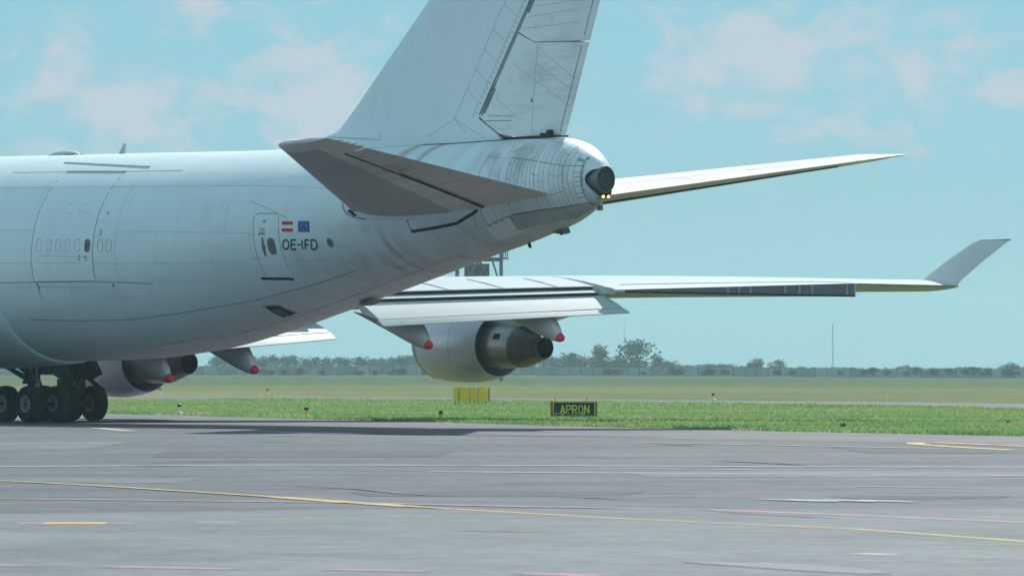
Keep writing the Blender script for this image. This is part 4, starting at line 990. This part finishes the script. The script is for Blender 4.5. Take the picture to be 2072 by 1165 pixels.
for k_, (dx_, w_) in enumerate(((-.55, .30), (-.25, .42), (.1, .5), (.42, .40), (.7, .25))):
    ground_strip('pale_stain', [(152.84 + dx_*.8 + .25*((k_*7) % 3), -63.88 + dx_*.6), (155.0 + dx_*.8 - .2*((k_*5) % 3), -64.27 + dx_*.6)], w_, M['lt'], True, .06)
for pts, w, p in (([(89.75, -27.96), (91.02, -28.13), (91.39, -27.65)], .35, A_), ([(140.57, -63.43), (141.5, -63.56), (143.14, -64.05), (147.62, -66.16), (149.19, -65.85)], .16, A_), ([(123.6, -41.23), (125.66, -41.84), (128.64, -43.21)], .35, A_),
                  ([(156.23, -68.61), (159.04, -69.98), (160.6, -70.53), (162.11, -71.05)], .10, C_), ([(163.57, -77.78), (164.18, -77.68), (164.89, -77.44)], .10, C_), ([(116.57, -29.48), (117.7, -29.37), (118.81, -29.26)], .3, A_), ([(148.63, -64.86), (152.1, -65.91)], .12, A_),
                  ([(88.87, -25.37), (90.32, -25.37)], .3, A_), ([(100.92, -24.05), (103.7, -25.41)], .4, A_), ([(98.04, -29.45), (99.76, -28.87)], .2, A_), ([(117.45, -39.88), (120.8, -40.3)], .2, A_), ([(141.94, -66.88), (143.71, -67.07)], .12, A_)):
    ground_strip('tar_crack', pts, w, M['tar'], True, .05, p)
ground_strip('green_leaf_stain', [(162.42, -80.3), (162.56, -80.11)], .12, M['tar'], True, 0, C_)
ground_strip('oil_stain', [(173.93, -82.95), (175.15, -83.05), (177.59, -83.91)], .8, M['oil'], True, 0, C_)
M['patch'] = pavement('asphalt_repair', (.046, .053, .060), (.060, .068, .076), (.078, .086, .094), .3); M['patch_pale'] = pavement('pale_asphalt_repair', (.12, .128, .136), (.142, .150, .158), (.165, .173, .18), .3)
for X0_, X1_, D0_, D1_, m_ in ((-7.2, -1.5, 128, 139, 'patch'), (2.2, 9.6, 104, 110, 'patch_pale'), (-9.5, -5.2, 98, 103, 'patch_pale'), (-2.0, 1.6, 88, 91.5, 'patch'), (7.5, 12.6, 134, 146, 'patch'), (-12.8, -9.5, 140, 156, 'patch_pale'), (4.6, 6.6, 86, 88.5, 'patch')):
    ps = [ground_point(X0_, D0_, .008), ground_point(X1_, D0_ + .4, .008), ground_point(X1_+.3, D1_, .008), ground_point(X0_-.3, D1_ - .5, .008)]
    mesh('asphalt_patch', ps, [(0, 1, 2, 3)], M[m_], apron)
for D_ in (87.5, 93, 99.5, 106, 121, 129, 138, 149):
    R_ = random.Random(int(D_*10)); X_ = -.088*D_
    while X_ < .088*D_:
        l_ = R_.uniform(2, 7); p_, q_ = ground_point(X_, D_ + R_.uniform(-.15, .15)), ground_point(X_+l_, D_ + R_.uniform(-.15, .15)); X_ += l_ + R_.uniform(.2, 3.5)
        ground_strip('tar_seam', [(p_.x, p_.y), (q_.x, q_.y)], R_.uniform(.06, .20)*D_/110, M['tar'], True, .02, A_)
rr = random.Random(11)
for k in range(90):
    D = rr.uniform(84, 152); X = rr.uniform(-.088, .088)*D; p = ground_point(X, D); a = YAW + rr.gauss(-.05, .16); l = rr.uniform(.6, 3.2)*D/110
    q = p + Vector((cos(a), sin(a), 0))*l; m = (p+q)/2 + FWD*rr.uniform(-.15, .15)
    ground_strip('tar_crack', [(p.x, p.y), (m.x, m.y), (q.x, q.y)], rr.uniform(.05, .16)*D/100, M['tar'], True, .03, A_)
for k in range(16):
    D = rr.uniform(56, 76); X = rr.uniform(-.085, .085)*D; p = ground_point(X, D); a = YAW + rr.gauss(-.05, .15); l = rr.uniform(.3, 1.2)
    ground_strip('tar_crack', [(p.x, p.y), (p.x+cos(a)*l, p.y+sin(a)*l)], rr.uniform(.02, .045), M['tar'], True, .015, C_)
ground_strip('pavement_joint', [tuple(ground_point((x-1036)/12959.9*1.708*12959.9/(y-752.45), 1.708*12959.9/(y-752.45))[:2]) for x, y in ((560, 876), (720, 878), (890, 880), (1036, 881.6), (1200, 883), (1330, 884.5))], .9, M['tar'], True)
# white joint strip between concrete and asphalt
ground_strip('pavement_joint', [(150.5, -92), (153.71, -77.55), (153.85, -75.02), (154.24, -72.38), (155.38, -70.66), (156.53, -68.71), (159.28, -65.16), (163, -60)], .07, M['oil'], parent=C_)

# ------------------------------------------------------------------ grass blades (uncountable)
def blade_mat():
    m, N, L, P = new_mat('grass_blades'); a = N.new('ShaderNodeAttribute'); a.attribute_name = 'tone'
    col = ramp(N, L, a.outputs['Fac'], [(0, (.17, .34, .11)), (.36, (.26, .44, .14)), (.60, (.36, .47, .17)), (.82, (.46, .46, .25)), (1, (.50, .46, .32))])
    L.new(col, P.inputs['Base Color']); P.inputs['Roughness'].default_value = .75; P.inputs['Specular IOR Level'].default_value = .2
    P.inputs['Transmission Weight'].default_value = 0
    ad = N.new('ShaderNodeBsdfTranslucent'); mx = N.new('ShaderNodeMixShader'); mx.inputs[0].default_value = .5
    L.new(col, ad.inputs[0]); L.new(P.outputs[0], mx.inputs[1]); L.new(ad.outputs[0], mx.inputs[2]); L.new(mx.outputs[0], N['Material Output'].inputs[0])
    return m
BM = blade_mat()
CLEAR = [(5.33, 28.41), (24.34, 21.0), (40.83, 14.83), (5.9, 27.9), (24.9, 20.4), (41.3, 14.2)]
def edge_D(X, D):   # y of the pavement edge at world x
    return None
def edge_y(x):
    for a, b in zip(edge[:-1], edge[1:]):
        if a[0] <= x <= b[0]: return a[1]+(b[1]-a[1])*(x-a[0])/(b[0]-a[0])
    return -1e9
def poly_y(P, x):
    for a, b in zip(P[:-1], P[1:]):
        if min(a[0], b[0]) <= x <= max(a[0], b[0]): return a[1]+(b[1]-a[1])*(x-a[0])/(b[0]-a[0])
    return 1e9
from mathutils import noise as mnoise
def scatter(name, count, test, Drange, hr, br, seed, blades=4, pw=1.0):
    R = random.Random(seed); vs = []; fs = []; tone = []
    k = 0; tries = 0
    while k < count and tries < count*12:
        tries += 1
        u = R.random()**pw; D = Drange[0] + (Drange[1]-Drange[0])*u; X = R.uniform(-.105, .125)*D; p = ground_point(X, D)
        if not test(p.x, p.y): continue
        if any((p.x-q[0])**2 + (p.y-q[1])**2 < .55 for q in CLEAR): continue
        k += 1; cl = mnoise.noise(Vector((p.x*.12, p.y*.12, 3))); cl2 = mnoise.noise(Vector((p.x*.5, p.y*.5, 9)))
        tn_ = min(1, max(0, .42 + .52*cl + .3*cl2 + R.gauss(0, .12))); H = R.uniform(*hr)*(1 + .5*cl2)
        for b in range(blades):
            a = R.uniform(0, 2*pi); w = R.uniform(*br); h = H*R.uniform(.6, 1.2); q = p + Vector((R.gauss(0, w*1.5), R.gauss(0, w*1.5), 0)); d = Vector((cos(a), sin(a), 0)); l = Vector((R.gauss(0, h*.85), R.gauss(0, h*.85), h*.8))
            n = len(vs); vs += [q - d*w/2 - Vector((0, 0, .02)), q + d*w/2 - Vector((0, 0, .02)), q + l]; fs.append((n, n+1, n+2)); tone += [tn_]*3
    o = mesh(name, vs, fs, BM, None); o['kind'] = 'stuff'
    at = o.data.attributes.new('tone', 'FLOAT', 'POINT'); at.data.foreach_set('value', tone)
    set_props(o, None, None)
    return o
g = scatter('grass', 78000, lambda x, y: edge_y(x)+.02 < y < edge_y(x) + 140 and y < poly_y(tn, x) - .5, (165, 440), (.04, .13), (.045, .11), 1, 4, 1.25); g['label'] = 'short green grass between the apron edge and the far taxiway'
g = scatter('verge_grass', 11000, lambda x, y: edge_y(x)-.05 < y < edge_y(x) + 1.6, (165, 330), (.08, .2), (.05, .11), 2, 4, 1.0); g['label'] = 'taller grass fringe along the apron edge'
g = scatter('meadow_grass', 19000, lambda x, y: edge_y(x) + 40 < y < poly_y(tn, x) - .3, (300, 520), (.08, .2), (.10, .25), 3, 4, 1.0); g['label'] = 'distant green grass in front of the far taxiway'

# ------------------------------------------------------------------ signs and lights on the grass
face_ax = (RGT, FWD, Vector((0, 0, 1)))
M['signyellow'] = plain('sign_yellow', (.98, .66, .01), .5, var=.15, scale=4); M['signface'] = plain('sign_face_dark', (.010, .035, .040), .45, var=.2)
M['signtext'] = plain('sign_text_yellow_green', (.90, .95, .06), .5); M['orange'] = plain('lamp_body_orange', (.92, .48, .03), .5); M['blueglass'] = plain('blue_lens', (.012, .02, .14), .2)
M['cream'] = plain('cream_base', (.88, .78, .52), .6); M['steel'] = plain('grey_steel', (.22, .23, .24), .5)
def apron_sign():
    D = 236.0; X = (1160.5-1036)/12959.9*D; c = ground_point(X, D); s = D/12959.9
    t = empty('apron_sign', c, 'dark sign lettered APRON with yellow border standing in the grass', 'sign')
    P = lambda u, v, w=0: c + RGT*u + Vector((0, 0, v)) + FWD*w
    W_, z0, z1 = 1.68, .06, .64
    MB().box(P(0, (z0+z1)/2, .12), (W_+.06, .24, z1-z0), face_ax).out('cabinet', M['signyellow'], t)
    MB().box(P(.02, (z0+z1)/2, -.006), (W_, .012, z1-z0-.02), face_ax).out('face', M['signface'], t)
    f = t.children[-1]
    e = .055
    for (u0, u1, v0, v1) in ((-W_/2+e, W_/2-e, z1-.045, z1-.02), (-W_/2+e, W_/2-e, z0+.02, z0+.045), (-W_/2+e, -W_/2+e+.03, z0+.05, z1-.05), (W_/2-e-.03, W_/2-e, z0+.05, z1-.05)):
        MB().box(P((u0+u1)/2+.02, (v0+v1)/2, -.016), (u1-u0, .008, v1-v0), face_ax).out('border_strip', M['signtext'], f)
    x = -.50
    for ch in 'APRON':
        mb = MB(); w = .155
        for q, st in enumerate(GLYPH[ch]):
            for a, b in zip(st[:-1], st[1:]):
                pa, pb = Vector((x + a[0]*w, .19 + a[1]*.29)), Vector((x + b[0]*w, .19 + b[1]*.29)); d = pb-pa; L_ = d.length
                if L_ < 1e-4: continue
                ux = (RGT*d.x + Vector((0, 0, d.y)))/L_; uz = FWD.cross(ux)
                mb.box(P((pa.x+pb.x)/2+.02, (pa.y+pb.y)/2, -.018-.0012*q), (L_+.02, .008, .042), (ux, FWD, uz))
        mb.out('letter', M['signtext'], f); x += .222
    for u in (-.66, .49):
        MB().tube([P(u, z1-.01, .1), P(u, z1+.13, .1)], .042, 10).out('frangible_post', M['signyellow'], t)
    for u in (-.6, 0, .6):
        MB().box(P(u, .03, .12), (.06, .06, .12), face_ax).out('leg', M['steel'], t)
    return c
sc_ = apron_sign()
def weeds():
    R = random.Random(4); vs = []; fs = []
    for k in range(110):
        p = sc_ + RGT*R.uniform(-.75, .45) - FWD*R.uniform(.05, .35); h = R.uniform(.05, .22); p2 = p + Vector((R.gauss(0, .03), R.gauss(0, .03), h)); n = len(vs); w = .022
        vs += [p2 + RGT*-w, p2 + Vector((0, 0, w)), p2 + RGT*w, p2 - Vector((0, 0, w*.6))]; fs.append((n, n+1, n+2, n+3))
    o = mesh('white_weed_flowers', vs, fs, plain('weed_flower', (.62, .66, .55), .8)); o['kind'] = 'stuff'; o['label'] = 'white flowering weeds in front of the apron sign'
weeds()
def back_sign():
    D = 327.0; s = D/12959.9; X = (953-1036)*s; c = ground_point(X, D); rz = radians(9)
    ax = (RGT*cos(rz) + FWD*sin(rz), FWD*cos(rz) - RGT*sin(rz), Vector((0, 0, 1)))
    t = empty('taxiway_sign', c, 'row of four yellow sign boxes on legs left of the apron sign', 'sign')
    P = lambda u, v, w=0: c + ax[0]*u + ax[2]*v + ax[1]*w
    for a, b in ((917, 926.6), (928.5, 948.5), (951.5, 965.5), (969, 988)):
        u0, u1 = ((a-953)*s, (b-953)*s)
        bx = MB().box(P((u0+u1)/2, .57, 0), (u1-u0, .22, .70), ax).out('sign_box', M['signyellow'], t)
        MB().box(P((u0+u1)/2, .925, 0), (u1-u0+.01, .24, .025), ax).out('box_lid', M['signyellow'], bx)
    MB().box(P((990-953)*s, .57, .02), (.05, .24, .71), ax).out('end_plate', M['steel'], t)
    for px in (927.5, 950, 967):
        MB().box(P((px-953)*s, .46, -.12), (.045, .03, .93), ax).out('leg', M['steel'], t)
    for px in (921, 984): MB().box(P((px-953)*s, .12, .05), (.05, .05, .26), ax).out('leg', M['steel'], t)
back_sign()
def edge_light(px, py, label, D=None, h=.36, body='cream', head='blueglass', scale=1.0):
    D = D or 1.708*12959.9/(py-752.45); c = ground_point((px-1036)/12959.9*D, D)
    t = empty('taxiway_light', c, label, 'light', 'small lights along the pavement edges'); k = h/.36
    MB().lathe([(0, .0), (0, .17*k), (.07*k, .16*k), (.09*k, .08*k), (.09*k, 0)], c, (0, 0, 1), 12).out('base', M['cream'], t)
    MB().lathe([(.04*k, .075*k), (.24*k, .065*k), (.25*k, .07*k), (.27*k, .07*k)], c, (0, 0, 1), 12, cap=True).out('stem', M[body], t)
    MB().lathe([(.265*k, .075*k), (.30*k, .085*k), (.35*k, .06*k), (.37*k, .02*k), (.372*k, 0)], c, (0, 0, 1), 12).out('lens', M[head], t, smooth=True)
edge_light(363, 838, 'short cream taxiway light at the grass edge right of the wheels', h=.42)
edge_light(620, 845, 'yellow stemmed taxiway light on pale base below the belly', h=.40, body='signyellow')
edge_light(892, 852, 'orange taxiway light with blue lens at the asphalt edge', h=.36, body='orange')
edge_light(324, 797, 'far pale light below the inboard fairing', h=.46)
edge_light(541, 798, 'far yellow light on the far taxiway edge under the belly', h=.46, body='signyellow')
edge_light(1443, 811, 'far light with dark lens on the taxiway right of the apron sign', h=.46, head='dark')
edge_light(1300, 815, 'tiny yellow marker light between apron sign and far light', h=.16, body='signyellow', head='signyellow')
edge_light(1793, 806, 'tiny yellow marker at the far right of the meadow', h=.22, body='signyellow', head='signyellow')
def weed(px, py, label, h, seed):
    D = 1.708*12959.9/(py-752.45); c = ground_point((px-1036)/12959.9*D, D); R = random.Random(seed); vs = []; fs = []
    for k in range(46):
        a = R.uniform(0, 2*pi); l = h*R.uniform(.5, 1.1); d = Vector((cos(a), sin(a), R.uniform(.5, 1.8))).normalized(); s = d.cross(Vector((0, 0, 1))).normalized()*l*.16; n = len(vs)
        vs += [c, c + d*l*.5 - s, c + d*l, c + d*l*.5 + s]; fs.append((n, n+1, n+2, n+3))
    o = mesh('weed_clump', [v - c for v in vs], fs, M['leafdark'], None); o.location = c; set_props(o, label, 'plant')
def leaf_mat(name, a, b):
    m, N, L, P = new_mat(name); at = N.new('ShaderNodeAttribute'); at.attribute_name = 'tone'
    col = ramp(N, L, at.outputs['Fac'], [(0, a), (1, b)]); L.new(col, P.inputs['Base Color']); P.inputs['Roughness'].default_value = .7; P.inputs['Specular IOR Level'].default_value = .2
    return m
M['leafdark'] = plain('dark_weed_leaf', (.03, .075, .02), .7); M['leaf'] = leaf_mat('leaf', (.055, .085, .04), (.12, .15, .075)); M['bark'] = plain('bark', (.09, .07, .055), .9)  # crown leaf colours lightened to imitate distance haze
weed(748, 848, 'dark leafy weed in the grass between two taxiway lights', .16, 1); weed(1705, 866, 'dark leafy weed near the right end of the grass edge', .2, 2); weed(2040, 857, 'small dark weed in the grass at the far right', .16, 3)

# ------------------------------------------------------------------ far background: lattice tower, masts, fence, trees
def lattice_tower():
    D = 950.0; s = D/12959.9; c = ground_point((969-1036)*s, D, terrain(0, D))
    t = empty('radar_tower', c, 'dark violet lattice radar tower rising behind the wing', 'tower')
    steel = plain('tower_violet_steel', (.10, .085, .15), .6); cabin = plain('tower_cabin', (.030, .024, .075), .6); pale = plain('tower_rib', (.16, .14, .26), .6)
    P = lambda px, z, w=0: c + RGT*((px-969)*s) + FWD*w + Vector((0, 0, z))
    corners = [(925, -3), (1014, -3), (925, 3), (1014, 3)]
    for px, w in corners: MB().tube([P(px, 0, w), P(px, 20.5, w)], .27, 6).out('tower_leg', steel, t)
    for z0, z1 in ((0, 6), (6, 12), (12, 18)):
        for w in (-3, 3):
            MB().tube([P(925, z1, w), P(1014, z1, w)], .2, 5).out('tower_beam', steel, t)
            for a, b in ((925, 969.5), (1014, 969.5)):
                MB().tube([P(a, z0, w), P(b, z1, w)], .17, 5).out('tower_brace', steel, t)
            MB().tube([P(996, z1, w), P(1012, z0+2.2, w)], .14, 5).out('tower_brace', steel, t)
    MB().box(P(969.5, 18.2), (7.6, 6.8, .22), face_ax).out('platform', steel, t)
    MB().box(P(1019, 18.2), (1.6, 1.6, .18), face_ax).out('platform', steel, t)
    cb = MB().box(P(965, 14.2), (3.7, 3.0, 6.4), face_ax).out('cabin', cabin, t)
    MB().box(P(957, 14.2, -1.55), (.30, .1, 6.3), face_ax).out('cabin_rib', pale, cb)
    for a, b in ((945, 953), (985, 961)):
        MB().tube([P(a, 17.2, -1.58), P(b, 14.6, -1.58)], .10, 5).out('cabin_rib', pale, cb)
    for px in (1013, 1018, 1023, 1027): MB().tube([P(px, 18.2, -.8), P(px, 19.4, -.8)], .07, 5).out('railing_post', steel, t)
    for z in (18.7, 19.05, 19.4): MB().tube([P(1013, z, -.8), P(1027, z, -.8)], .05, 5).out('railing', steel, t)
    MB().box(P(969, 20.4), (3.4, 2.5, 3.6), face_ax).out('equipment_hut', cabin, t)
lattice_tower()
def mast(px, top, D, label, w=.5):
    s = D/12959.9; h = 1.708 + (752.45-top)*s; c = ground_point((px-1036)*s, D, 0)
    t = empty('radio_mast', c, label, 'mast'); m = plain('mast_steel', (.42, .46, .47), .6)
    for a in range(3):
        d = Vector((cos(2*pi*a/3), sin(2*pi*a/3), 0))*w/2; MB().tube([c + d, c + d*.6 + Vector((0, 0, h))], .03 if D > 2500 else .05, 5).out('mast_leg', m, t)
    n = 14
    for k in range(n):
        z0, z1 = h*k/n, h*(k+1)/n
        for a in range(3):
            d0 = Vector((cos(2*pi*a/3), sin(2*pi*a/3), 0))*w/2*(1-.4*k/n); d1 = Vector((cos(2*pi*(a+1)/3), sin(2*pi*(a+1)/3), 0))*w/2*(1-.4*(k+1)/n)
            MB().tube([c + d0 + Vector((0, 0, z0)), c + d1 + Vector((0, 0, z1))], .02 if D > 2500 else .04, 4).out('mast_brace', m, t)
mast(1685, 655, 2300, 'thin lattice mast standing alone on the right horizon', .55)
mast(1264, 648, 3100, 'faint pale mast behind the tallest tree', .7)

def fence():
    R = random.Random(2); D0 = 1420
    t = empty('perimeter_fence', ground_point(-120, D0), 'pale concrete panel fence along the far side of the airfield', 'fence')
    pm = aircraft_paint('fence_panel', (.42, .42, .40), .85, rand=.35, amount=.5, spec=.2); qm = plain('fence_post', (.22, .225, .21), .8)
    pts = []
    x = -120.0
    while x < 124: pts.append(x); x += 2.6
    def mk(sz, mat, nm):
        m_ = MB().box((0, 0, 0), sz, face_ax); me = bpy.data.meshes.new(nm); me.from_pydata([tuple(v) for v in m_.v], [], m_.f); me.materials.append(mat); return me
    pme, qme = mk((2.2, .12, 2.0), pm, 'fence_panel'), mk((.30, .22, 2.2), qm, 'fence_post')
    b = Vector(t.location)
    for x in pts:
        D = D0 + .0*x; z = terrain(x, D)
        for me, dx, zz in ((pme, 1.3, 1.0), (qme, 0, 1.17)):
            o = bpy.data.objects.new('panel' if me is pme else 'post', me); COL.objects.link(o); o.parent = t; o.location = ground_point(x+dx, D, z+zz + R.uniform(-.16, .12)) - b
fence()

def tree_proto(seed, lobes, leaf, count):
    R = random.Random(seed); L_ = []
    for k in range(lobes):
        a = R.uniform(0, 2*pi); r = R.uniform(0, .36); L_.append((Vector((cos(a)*r, sin(a)*r, R.uniform(.28, .78))), R.uniform(.16, .30)))
    L_.append((Vector((0, 0, .82)), .16))
    vs = []; fs = []; tone = []
    for k in range(count):
        c, r = R.choice(L_); d = Vector((R.gauss(0, 1), R.gauss(0, 1), R.gauss(0, 1))).normalized(); p = c + d*r*min(1.5, abs(R.gauss(.8, .28)))
        if p.z < .06: continue
        n_ = Vector((R.gauss(0, 1), R.gauss(0, 1), R.gauss(0, .8))).normalized(); a = n_.orthogonal().normalized(); b = n_.cross(a); s = leaf*R.uniform(.6, 1.4); tn_ = R.random(); n = len(vs)
        for q in range(5): an = 2*pi*q/5 + R.uniform(-.3, .3); vs.append(p + (a*cos(an) + b*sin(an))*s*R.uniform(.6, 1.1))
        fs.append((n, n+1, n+2, n+3, n+4)); tone += [tn_]*5
    me = bpy.data.meshes.new('crown'); me.from_pydata([tuple(v) for v in vs], [], fs); me.materials.append(M['leaf']); at = me.attributes.new('tone', 'FLOAT', 'POINT'); at.data.foreach_set('value', tone)
    mb = MB().tube([(0, 0, -.02), (.01, 0, .2), (.0, .01, .45), (.02, 0, .7)], [.035, .028, .02, .008], 7)
    for k in range(5):
        a = 2*pi*k/5 + R.uniform(-.4, .4); z = R.uniform(.2, .45); mb.tube([(0, 0, z), (cos(a)*.14, sin(a)*.14, z+.14), (cos(a)*.26, sin(a)*.26, z+.22)], [.016, .011, .004], 5)
    tm = bpy.data.meshes.new('trunk'); tm.from_pydata([tuple(v) for v in mb.v], [], mb.f); tm.materials.append(M['bark'])
    return me, tm
PROTO = [tree_proto(20+k, 8 + k % 4, .036, 900) for k in range(6)]
def tree(px, top, wpx, D, label, group, k):
    s = D/12959.9; zg = terrain((px-1036)*s, D); h = (752.45-top)*s + 1.708 - zg; w = wpx*s
    t = empty('tree', ground_point((px-1036)*s, D, zg), label, 'tree', group, random.uniform(0, 6)); t.scale = (w/.95, w/.95, h)
    for nm, me in (('crown', PROTO[k % 6][0]), ('trunk', PROTO[k % 6][1])):
        o = bpy.data.objects.new(nm, me); COL.objects.link(o); o.parent = t
R = random.Random(9)
special = [(1290, 688, 84, 1700, 'tallest rounded tree on the horizon right of the engine'), (1213, 697, 54, 1700, 'medium tree between the engine exhaust and the tallest tree'), (1158, 713, 60, 1720, 'low spreading tree just right of the engine exhaust'),
           (1530, 722, 46, 1700, 'small round bush left of the thin mast'), (1572, 727, 40, 1720, 'smaller bush touching the small round bush'), (1835, 738, 44, 1700, 'low dark bush above the fence at the right'), (2042, 735, 62, 1690, 'dark bush at the right edge of the frame'), (1960, 741, 50, 1710, 'flat bush left of the right edge bush'),
           (1250, 718, 46, 1730, 'small tree filling the gap below the tallest tree'), (1330, 716, 40, 1725, 'small tree leaning on the right of the tallest tree')]
for k, (px, top, w, D, lab) in enumerate(special): tree(px, top, w, D, lab, 'trees on the horizon', k)
prof = [(430, 722), (480, 719), (560, 718), (640, 720), (700, 723), (760, 722), (850, 721), (1000, 722), (1100, 720), (1150, 722), (1240, 728), (1340, 729), (1400, 736), (1450, 735), (1500, 739), (1600, 741), (1700, 743), (1800, 745), (1870, 745), (1950, 744), (2072, 741), (2110, 740)]
px = 435
k = 0
while px < 2110:
    top = interp(px, [p[0] for p in prof], [p[1] for p in prof]) + R.gauss(0, 1.6)
    zones = [(650, 'hazy tree of the far row below the inboard flap'), (845, 'hazy tree of the far row just left of the large engine'), (1125, 'hazy tree of the far row behind the large engine'), (1260, 'hazy tree of the far row between exhaust nozzle and tallest tree'),
             (1500, 'hazy tree of the far row between the tallest tree and the round bush'), (1690, 'hazy hedge tree of the far row just left of the thin mast'), (1890, 'hazy hedge tree of the far row right of the thin mast'), (9999, 'hazy hedge tree of the far row at the right edge')]
    lab = next(z[1] for z in zones if px < z[0]); grp = 'far tree row: ' + lab
    tree(px, top, R.uniform(38, 56), R.uniform(1780, 1950), lab, grp, k)
    px += R.uniform(17, 25); k += 1

bs = [(ground_point(R.uniform(-.040, .082)*1405, 1405), R.uniform(.9, 2.0)) for k in range(46)]
for k, (p, h) in enumerate(bs):
    p0 = 1036 + (p - CAM).dot(RGT)/1405*12959.9
    t = empty('bush', p + Vector((0, 0, terrain(0, 1405) - .1)), ('low bush against the fence left of the large engine' if p0 < 850 else 'low bush against the fence near the tallest tree' if p0 < 1450 else 'low bush against the fence at the foot of the thin mast' if p0 < 1750 else 'low bush against the fence at the far right'), 'bush', 'bushes along the fence, ' + ('left' if p0 < 850 else 'centre' if p0 < 1450 else 'mast' if p0 < 1750 else 'right'), R.uniform(0, 6)); t.scale = (h*1.8, h*1.8, h)
    o = bpy.data.objects.new('crown', PROTO[k % 6][0]); COL.objects.link(o); o.parent = t
# ------------------------------------------------------------------ haze
def haze():
    c0 = [ground_point(X, D) for X, D in ((-900, -120), (900, -120), (900, 3400), (-900, 3400))]
    vs = [(p.x, p.y, -1.0) for p in c0] + [(p.x, p.y, 42) for p in c0]
    m = bpy.data.materials.new('haze'); m.use_nodes = True; N = m.node_tree.nodes
    for n_ in list(N): N.remove(n_)
    out = N.new('ShaderNodeOutputMaterial'); v = N.new('ShaderNodeVolumePrincipled'); v.inputs['Density'].default_value = HAZE; v.inputs['Color'].default_value = (.66, .95, 1.0, 1); v.inputs['Anisotropy'].default_value = .45
    m.node_tree.links.new(v.outputs[0], out.inputs['Volume'])
    o = mesh('haze', vs, [(0, 3, 2, 1), (4, 5, 6, 7), (0, 1, 5, 4), (1, 2, 6, 5), (2, 3, 7, 6), (3, 0, 4, 7)], m); o['kind'] = 'stuff'
HAZE = .00013
if HAZE: haze()
